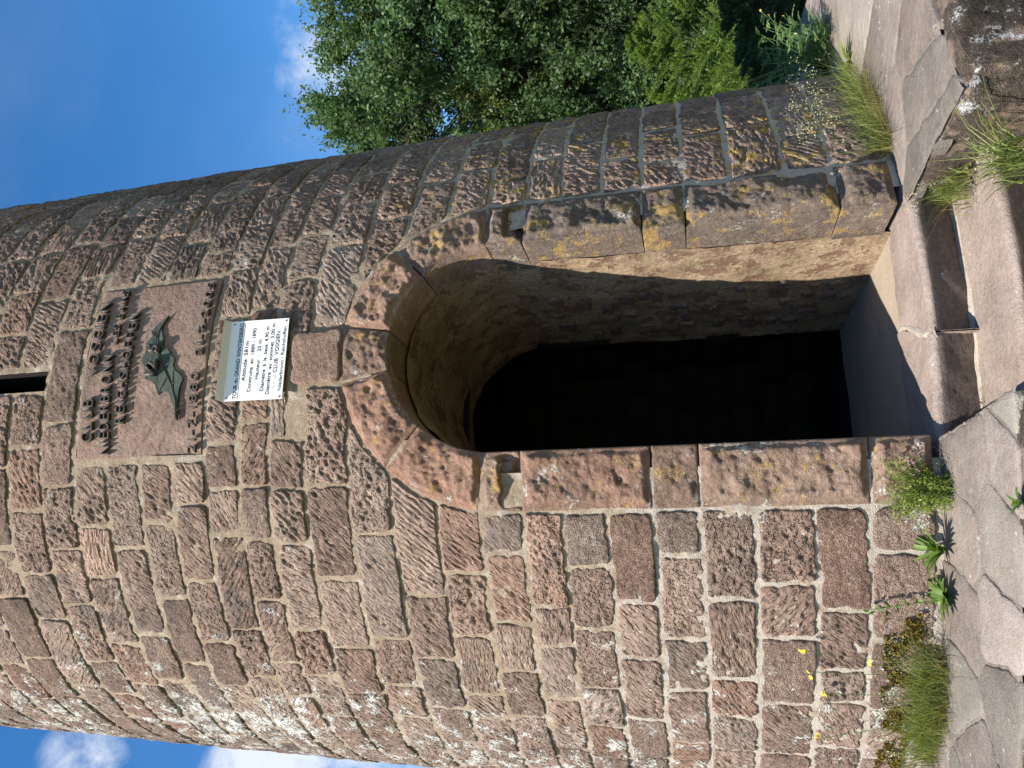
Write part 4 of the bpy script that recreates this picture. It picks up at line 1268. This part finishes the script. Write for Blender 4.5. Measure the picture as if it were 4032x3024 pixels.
# grass clump with yellow flowers, left
gl = np.array([foot(az, 2.47 + .05 * random.random()) for az in np.linspace(-24.5, -37, 14)])
G1 = grass('grass_clump', 'thick clump of grass and yellow flowers at the tower foot on the far left', gl, 2300, .07, .30, 21, .05, .25, .75, .0035, 26, (.2, .34), (.1, -.5))
def add_flowers(root, pts, seed):
    g = np.random.default_rng(seed); b = MB(); tips = []
    o = np.array(root.location)
    for (X, Y), basept in pts:
        d = ray(X, Y)
        # the flower stands just in front of the wall: radius about 2.5
        A = d[0] ** 2 + d[1] ** 2; Bq = CAM[0] * d[0] + CAM[1] * d[1]; C_ = CAM[0] ** 2 + CAM[1] ** 2 - 2.49 ** 2
        s_ = (-Bq - math.sqrt(max(Bq * Bq - A * C_, 0))) / A
        T = CAM + d * s_
        m = .5 * (T + basept) + np.array([0, 0, .05])
        q = np.linspace(0, 1, 7)[:, None]
        b.tube((1 - q) ** 2 * basept + 2 * q * (1 - q) * m + q * q * T - o, .0016, 4, (.5, .5, 0))
        tips += [T - o] + [T - o + g.normal(0, .012, 3) for _ in range(2)]
    b.build('flower_stems', M_GRASS, root)
    flower_heads(root, np.array(tips), g, .012)
def sp(x0, y0, a, b): return (x0 + a * K_, y0 + b * K_)
add_flowers(G1, [(sp(2688, 2016, 1215, 990), gl[1]), (sp(2688, 2016, 812, 1035), gl[2]), (sp(2688, 2016, 905, 1175), gl[4]), (sp(2688, 2016, 868, 1475), gl[8]), (sp(2688, 2016, 800, 900), gl[0])], 3)

def weed(name, label, base, n, hgt, spread, seed, mat, leaf=(.014, .006), nl=16, stems=True, lean=None):
    """bushy herb: fine stems set with small leaves"""
    g = np.random.default_rng(seed); root = empty(name, tuple(base))
    b = MB(); LC = []
    for i in range(n):
        a = g.uniform(0, 2 * np.pi); h = hgt * g.uniform(.35, 1.0); L = spread * g.uniform(.2, 1.0)
        e = np.array([math.cos(a) * L, math.sin(a) * L, h])
        if lean is not None: e[:2] += np.array(lean) * h
        st = np.array([g.normal(0, spread * .25), g.normal(0, spread * .25), 0])
        q = np.linspace(0, 1, 6)[:, None]; P = st + q * (e - st) + np.array([0, 0, 1]) * .12 * h * np.sin(q * np.pi)
        P = P + g.normal(0, .006, P.shape) * q
        if stems: b.tube(P, np.linspace(.0018, .0008, 6), 3, (.7, .5, 0))
        f = g.uniform(.1, 1, nl); k = np.minimum((f * 5).astype(int), 4); fr = (f * 5 - k)[:, None]
        LC.append(P[k] * (1 - fr) + P[k + 1] * fr + g.normal(0, .010, (nl, 3)))
    C = np.concatenate(LC)
    C[:, 2] = np.abs(C[:, 2]) + .003
    V, Fc = leaf_quads(C, leaf[0], leaf[1], g, .3)
    mesh('leaves', V, Fc, mat, root, False, {'tint': per(np.column_stack([g.random(len(C)), g.random(len(C)), np.zeros(len(C))]), 4)})
    if stems: b.build('stems', mat, root)
    tag(root, label, 'plant')
    return root
weed('bedstraw', 'pale yellow green trailing weed at the foot of the left door jamb', foot(-6.0, 2.53), 110, .27, .17, 31, M_WEED, (.016, .007), 26)
def rosette(name, label, base, n, L, wd, seed, up=.7, mat=None):
    g = np.random.default_rng(seed); root = empty(name, tuple(base)); b = MB()
    for i in range(n):
        a = g.uniform(0, 2 * np.pi); l = L * g.uniform(.6, 1.1); w = wd * g.uniform(.7, 1.2); u = up * g.uniform(.5, 1.3)
        d = np.array([math.cos(a), math.sin(a) - .35, 0]); sd = np.array([-math.sin(a), math.cos(a), 0])
        s_ = np.linspace(0, 1, 7)
        ctr = d * (l * s_ ** 1.1)[:, None] + np.array([0, 0, 1]) * (l * u * (s_ - .45 * s_ ** 2))[:, None] + np.array([0, 0, .005])
        ww = w * np.sin(np.pi * np.clip(s_ * .93 + .07, 0, 1)) ** .8 * .5 + .0008
        V = np.stack([ctr - sd * ww[:, None] + np.array([0, 0, .3]) * ww[:, None], ctr, ctr + sd * ww[:, None] + np.array([0, 0, .3]) * ww[:, None]], 1)
        i_ = np.arange(21).reshape(7, 3)
        Fc = np.concatenate([np.stack([i_[:-1, j], i_[:-1, j + 1], i_[1:, j + 1], i_[1:, j]], -1).reshape(-1, 4) for j in (0, 1)])
        b.add(V, Fc, (g.random(), g.random(), 0))
    b.build('leaf_rosette', mat or M_ROS, root)
    tag(root, label, 'plant'); return root
rosette('lance_leaf_plant', 'upright plant with long narrow leaves between bedstraw and rosette', foot(-11.8, 2.51), 28, .14, .016, 41, 1.5)
rs = rosette('leaf_rosette_plant', 'bright green leaf rosette with a side shoot on the tower foot', foot(-16.3, 2.52), 34, .115, .024, 42, .9)
g_ = np.random.default_rng(5)
def shoot(root, start, end, seed):
    g = np.random.default_rng(seed); o = np.array(root.location); b = MB()
    q = np.linspace(0, 1, 9)[:, None]; P = (1 - q) * start + q * end + np.array([0, 0, .02]) * np.sin(q * np.pi) - o
    b.tube(P, .0018, 4, (.5, .5, 0)); b.build('stem', M_ROS, root)
    C = np.repeat(P[2:], 4, 0) + g.normal(0, .008, (28, 3))
    V, Fc = leaf_quads(C, .032, .014, g, .2)
    mesh('leaves', V, Fc, M_ROS, root, False, {'tint': per(np.column_stack([g.random(28), g.random(28), np.zeros(28)]), 4)})
s0 = foot(-17, 2.51, .03); s1 = cone(np.array(rad(-18.5)), np.array(.33), np.array(.05))
shoot(rs, s0, s1, 6)
def pinnate(name, label, base, n, H, seed, buds=14, spread=.28, tilt=(0, 0)):
    """tansy-like herb: stems with feathery pinnate leaves and yellow buds"""
    g = np.random.default_rng(seed); root = empty(name, tuple(base)); b = MB(); LC = []; LD = []; tips = []
    for i in range(n):
        a = g.uniform(0, 2 * np.pi); h = H * g.uniform(.3, 1.0); L = spread * g.uniform(.2, 1)
        e = np.array([math.cos(a) * L + tilt[0] * h, math.sin(a) * L + tilt[1] * h, h]); st = np.append(g.normal(0, .05, 2), 0)
        q = np.linspace(0, 1, 7)[:, None]; P = st + q * (e - st) + np.array([0, 0, .1 * h]) * np.sin(q * np.pi)
        b.tube(P, np.linspace(.003, .0012, 7), 4, (.6, .5, 0))
        for f in g.uniform(.15, 1, 7):
            k = min(int(f * 6), 5); p0 = P[k] + (P[k + 1] - P[k]) * (f * 6 - k)
            la = g.uniform(0, 2 * np.pi); ld = np.array([math.cos(la), math.sin(la), g.uniform(.0, .9)]); ld /= np.linalg.norm(ld)
            sd = np.cross(ld, [0, 0, 1]); sd /= np.linalg.norm(sd) + 1e-9
            Ln = g.uniform(.07, .14)
            for s_ in np.linspace(.15, 1, 9):
                droop = np.array([0, 0, -.25 * Ln * s_ ** 2])
                wv = .030 * math.sin(math.pi * (.15 + .8 * s_))
                for sg in (-1, 1):
                    dd = sd * sg + ld * .7; dd /= np.linalg.norm(dd)
                    LC.append(p0 + ld * Ln * s_ + droop + dd * wv * .5); LD.append(dd * wv)
    C = np.array(LC); D = np.array(LD); N = len(C)
    Ld = np.linalg.norm(D, axis=1)[:, None]; d = D / Ld
    s_ = np.cross(d, np.array([0, 0, 1.0]) + g.normal(0, .3, (N, 3))); s_ /= np.linalg.norm(s_, axis=1)[:, None]
    V = np.stack([C - d * Ld * .5, C + s_ * .0038, C + d * Ld * .55, C - s_ * .0038], 1).reshape(-1, 3)
    mesh('feathery_leaves', V, np.arange(4 * N).reshape(N, 4), M_TANSY, root, False, {'tint': per(np.repeat(np.column_stack([g.random(N // 18), g.random(N // 18), np.zeros(N // 18)]), 18, 0), 4)})
    bt = []
    for i in range(buds):
        a = g.uniform(0, 2 * np.pi); e = np.array([math.cos(a) * spread * .9, math.sin(a) * spread * .9, H * g.uniform(.75, 1.3)]); e[:2] += np.array(tilt) * e[2]
        q = np.linspace(0, 1, 6)[:, None]; P = q * e + np.array([0, 0, .08]) * np.sin(q * np.pi)
        b.tube(P, .0014, 3, (.9, .5, 0)); bt.append(P[-1])
    b.build('stems', M_TANSY, root)
    flower_heads(root, np.array(bt), g, .009)
    tag(root, label, 'plant'); return root
pinnate('tansy', 'feathery leaved herb with small yellow buds on the plinth right of the tower', gp(2688, 0, 1000, 350, -.05), 60, .50, 51, 14, .36, (.1, .15))
pinnate('tansy', 'smaller feathery herb behind the larger one at the plinth edge', gp(2688, 0, 1000, 190, -.06), 16, .30, 52, 6, .2)
rosette('hawkweed', 'small leafy plant with bitten pale leaves beside the feathery herb', gp(2688, 0, 1105, 400, -.02), 16, .13, .03, 43, 1.0, M_WEED)
# weed tips at the edge of the lower steps
rosette('step_sprout', 'small green sprout at the joint of the left paving near the frame edge', gp(2688, 1008, 2205, 1600), 10, .06, .012, 44, 1.2)
# moss
def moss(name, label, az0, az1, z0, z1, seed):
    root = empty(name, tuple(cone(np.array(rad(.5 * (az0 + az1))), np.array(z0))))
    g = np.random.default_rng(seed)
    N = 2600
    a = g.uniform(0, 1, N); b_ = g.uniform(0, 1, N)
    keep = vno(a * 7, b_ * 3, seed) + .6 * vno(a * 22, b_ * 9, seed + 1) > .82
    a, b_ = a[keep], b_[keep]
    C = cone(np.radians(az0 + (az1 - az0) * a), z0 + (z1 - z0) * b_, .004 + .016 * g.random(len(a))) - np.array(root.location)
    V, Fc = leaf_quads(C, .016, .009, g)
    o = mesh('moss_cushion', V, Fc, M_MOSS, root, False)
    tag(root, label, 'moss', kind='stuff'); return root
moss('moss', 'ochre moss patch on the lowest stones left of the rosette', -31, -19, .08, .24, 61)
moss('moss', 'ochre moss strip behind the grass clump on the far left', -44, -31, .10, .22, 62)

# ---------------------------------------------------------------- trees and shrubs beyond the plinth
def ground_z(x, y):
    r = math.hypot(x, y)
    return float(hill(r))
# the trees stand well behind the tower, beyond the reach of its shadow
def broadleaf(name, label, X, Y, dist, zc, rz, rxy, nclump, ntw, nlf, leaf, mat, seed, group=None, clr=.55, zmin=None, to=29):
    """X,Y: source pixel giving the direction of the crown centre; zc, rz: crown centre height and half height"""
    g = np.random.default_rng(seed)
    K = to / dist; dist = to; zc = CH + (zc - CH) * K; rz *= K; rxy *= K; clr *= K; leaf *= K * .85; nlf = int(nlf * 1.5)
    c = at(X, Y, dist); base = np.array([c[0], c[1], ground_z(c[0], c[1])])
    root = empty(name, tuple(base))
    cc = np.array([0, 0, zc - base[2]])
    tr = MB()
    s_ = np.linspace(0, 1, 9)[:, None]
    top = cc + np.array([0, 0, rz * .75]); bend = g.normal(0, .15 * rxy, 3) * np.array([1, 1, 0])
    trunk = s_ * top + bend * np.sin(s_ * np.pi)
    h = top[2]; tr.tube(trunk, np.linspace(.009 * h + .02, .012, 9), 7)
    LC = []; LT = []
    for i in range(nclump):
        d = g.normal(0, 1, 3); d /= np.linalg.norm(d); rr = g.uniform(.35, 1.0) ** .6
        # uneven outline
        rr *= .78 + .45 * vno(np.array(math.atan2(d[1], d[0]) * 1.6 + 9), np.array(d[2] * 2.2), seed)
        p = cc + d * np.array([rxy, rxy, rz]) * rr
        if zmin is not None and p[2] + base[2] < zmin: continue
        k = np.clip((p[2] - .3 * rxy) / h, .12, .95); q0 = trunk[int(k * 8)]
        q = np.linspace(0, 1, 6)[:, None]; limb = q0 + q * (p - q0) + np.array([0, 0, .12 * rxy]) * np.sin(q * np.pi)
        tr.tube(limb, np.linspace(.0028 * h + .006, .004, 6), 4)
        cr = clr * g.uniform(.7, 1.25)
        tone = g.uniform(-.18, .22)
        for j in range(ntw):
            td = g.normal(0, 1, 3); td += .7 * d; td[2] += .15; td /= np.linalg.norm(td); L = cr * g.uniform(.45, 1.1)
            f = g.random(nlf) ** .7
            P = p + td * (L * f)[:, None] + g.normal(0, .05 + .05 * cr, (nlf, 3)) * f[:, None] ** .5
            LC.append(P); LT.append(np.full(nlf, tone))
            if j % 3 == 0: tr.tube([p, p + td * L * .5, p + td * L], [.005, .0035, .002], 3)
    C = np.concatenate(LC); T = np.concatenate(LT)
    V, Fc = leaf_quads(C, leaf, leaf * .62, g, .15)
    N = len(C)
    mesh('crown', V, Fc, mat, root, False, {'tint': per(np.column_stack([np.clip(g.random(N) * .7 + .15 + T, 0, 1), g.random(N), np.zeros(N)]), 4)})
    tr.build('trunk', M_BARK, root)
    tag(root, label, 'tree', group)
    return root
k2 = 1 / .5486
GT = 'trees behind the tower'
broadleaf('willow_tree', 'tall dense broadleaf tree rising against the sky right of the tower', 950 * k2, 170 * k2, 15, 4.4, 3.0, 3.1, 260, 22, 17, .085, M_LEAF, 71, GT, .62, None, 29)
broadleaf('aspen_tree', 'paler aspen with round leaves in front of the tall broadleaf tree', 1120 * k2, 5 * k2, 11.5, 3.55, 1.15, 1.25, 60, 20, 15, .075, M_ASPEN, 72, GT, .36, None, 27.5)
broadleaf('young_oak', 'yellowish green sapling low beside the tower edge', 1120 * k2, 205 * k2, 9.5, 2.75, .62, .55, 34, 16, 14, .05, M_YLEAF, 73, GT, .22, None, 27)
broadleaf('hazel_sapling', 'small leafy sapling low in the dark gap between conifers and tower', 1365 * k2, 175 * k2, 9, 1.25, .5, .4, 18, 12, 12, .055, M_ASPEN, 74, GT, .2, None, 26.5)
broadleaf('dark_tree', 'dark broadleaf tree filling the gap behind spruce and aspen', 1230 * k2, 130 * k2, 14, 2.2, 2.3, 2.4, 130, 18, 15, .10, M_LEAF, 75, GT, .6, None, 32)
broadleaf('dark_tree', 'dark tree partly hidden behind the spruce at the frame edge', 1150 * k2, -170 * k2, 16, 3.6, 3.6, 2.9, 120, 18, 15, .11, M_LEAF, 76, GT, .7, None, 33)
broadleaf('dark_tree', 'low dark bush behind the lime green conifer', 1440 * k2, 60 * k2, 12.5, .6, 1.2, 1.9, 70, 16, 14, .09, M_LEAF, 77, GT, .5, None, 29)
broadleaf('willow_tree', 'smaller broadleaf tree peeking over the tower edge against the sky', 985 * k2, 320 * k2, 17, 4.3, 3.0, 2.2, 130, 20, 15, .09, M_LEAF, 78, GT, .6, None, 31)

def conifer(name, label, X, Y, dist, H, rad0, seed, mat, nb=60, twig=12, nd=26, needle=(.035, .005), lift=.25, zbase=None, group=None, fl=.35, soft=False, to=None):
    if to:
        K = to / dist; Ht = CH + (H - .62 - CH) * K; rad0 *= K; needle = (needle[0] * K * .9, needle[1] * K); dist = to
    g = np.random.default_rng(seed); c = at(X, Y, dist); base = np.array([c[0], c[1], ground_z(c[0], c[1]) if zbase is None else zbase])
    if to: H = Ht - base[2]
    root = empty(name, tuple(base)); tr = MB()
    tr.tube([(0, 0, 0), (.02, .01, H * .5), (0, 0, H)], [.02 * H * .5 + .01, .012 * H * .5 + .006, .004], 6)
    NC = []; ND = []; NT = []
    for i in range(nb):
        f = (i + g.random()) / nb; z = H * (.04 + .95 * f); L = rad0 * (1 - f) ** .8 * g.uniform(.75, 1.15) + .06
        a = g.uniform(0, 2 * np.pi); d = np.array([math.cos(a), math.sin(a), 0])
        s_ = np.linspace(0, 1, 7)
        P = d * (L * s_)[:, None] + np.array([0, 0, 1]) * (z + L * (lift * s_ ** 2 - .18 * s_ * (1 - f)))[:, None]
        tr.tube(P, np.linspace(.008 * H / 3 + .004, .002, 7), 4)
        sd = np.array([-d[1], d[0], 0]); tone = g.uniform(-.15, .2)
        for j in range(twig):
            q = .12 + .88 * (j + g.random()) / twig; p0 = np.array([np.interp(q, s_, P[:, m]) for m in range(3)])
            sg = 1 if j % 2 else -1
            tl = L * fl * (1.05 - .7 * q) + .05
            td = d * .75 + sd * sg * g.uniform(.4, 1.0) + np.array([0, 0, g.uniform(.0, .55) + (.35 if soft else 0)]); td /= np.linalg.norm(td)
            u = g.random(nd); pp = p0 + td * (tl * u)[:, None] + np.array([0, 0, .12 * tl]) * (u ** 2)[:, None]
            NC.append(pp); NT.append(np.full(nd, tone + .25 * u))
            dd = td * .8 + g.normal(0, .55, (nd, 3)); ND.append(dd)
            if j % 2 == 0: tr.tube([p0, p0 + td * tl], [.003, .0015], 3)
    C = np.concatenate(NC); D = np.concatenate(ND); T = np.concatenate(NT)
    V, Fc = leaf_quads(C, needle[0], needle[1], g, .1, .3, D)
    N = len(C)
    mesh('crown', V, Fc, mat, root, False, {'tint': per(np.column_stack([np.clip(g.random(N) * .55 + .1 + T, 0, 1), g.random(N), np.zeros(N)]), 4)})
    tr.build('trunk', M_BARK, root)
    tag(root, label, 'tree', group); return root
conifer('spruce_tree', 'dark spruce with upswept branches at the top edge of the frame', 1330 * k2, -40 * k2, 10, 5.2, 1.7, 81, M_SPRUCE, 120, 18, 46, (.05, .011), .42, None, GT, .35, False, 27)
conifer('spruce_tree', 'second dark spruce behind the first near the tower', 1400 * k2, 120 * k2, 12.5, 2.9, 1.2, 84, M_SPRUCE, 90, 15, 40, (.055, .012), .42, None, GT, .35, False, 28)
conifer('young_larch', 'soft lime green young conifer beyond the plinth edge', 1540 * k2, 70 * k2, 8.6, 2.05, .85, 82, M_LIME, 130, 18, 50, (.045, .006), .45, None, GT, .5, True, 25)
conifer('young_larch', 'shorter lime green conifer close to the tower edge', 1540 * k2, 165 * k2, 9.2, 1.9, .85, 85, M_LIME, 110, 17, 46, (.045, .006), .45, None, GT, .5, True, 25.5)
conifer('dark_juniper', 'dark feathery low conifer just beyond the plinth at the frame edge', 1660 * k2, 15 * k2, 8.0, 1.15, .8, 83, M_FERN, 100, 16, 44, (.04, .007), .3, None, GT, .5, True)
conifer('dark_juniper', 'dark feathery low conifer half hidden by the tansy plant', 1700 * k2, 95 * k2, 8.8, .95, .8, 86, M_FERN, 90, 15, 40, (.04, .007), .3, None, GT, .5, True)
for i, (X, Y, d, z, lab) in enumerate([(1330, 190, 27.5, .2, 'dark undergrowth bush beside the tower edge under the saplings'), (1370, 40, 26.5, -.1, 'dark undergrowth bush below the spruce branches'),
                                 (1540, 120, 31, -1.2, 'dark undergrowth bush behind the lime green conifers'), (1600, 0, 28, -1.4, 'dark undergrowth bush at the frame edge over the junipers'), (1200, 250, 28, 2.4, 'leafy bush behind the yellowish sapling at the tower edge')]):
    broadleaf('undergrowth_bush', lab, X * k2, Y * k2, d, z, 1.9, 2.4, 60, 16, 12, .13, M_LEAF, 90 + i, 'undergrowth bushes', .8, None, d)
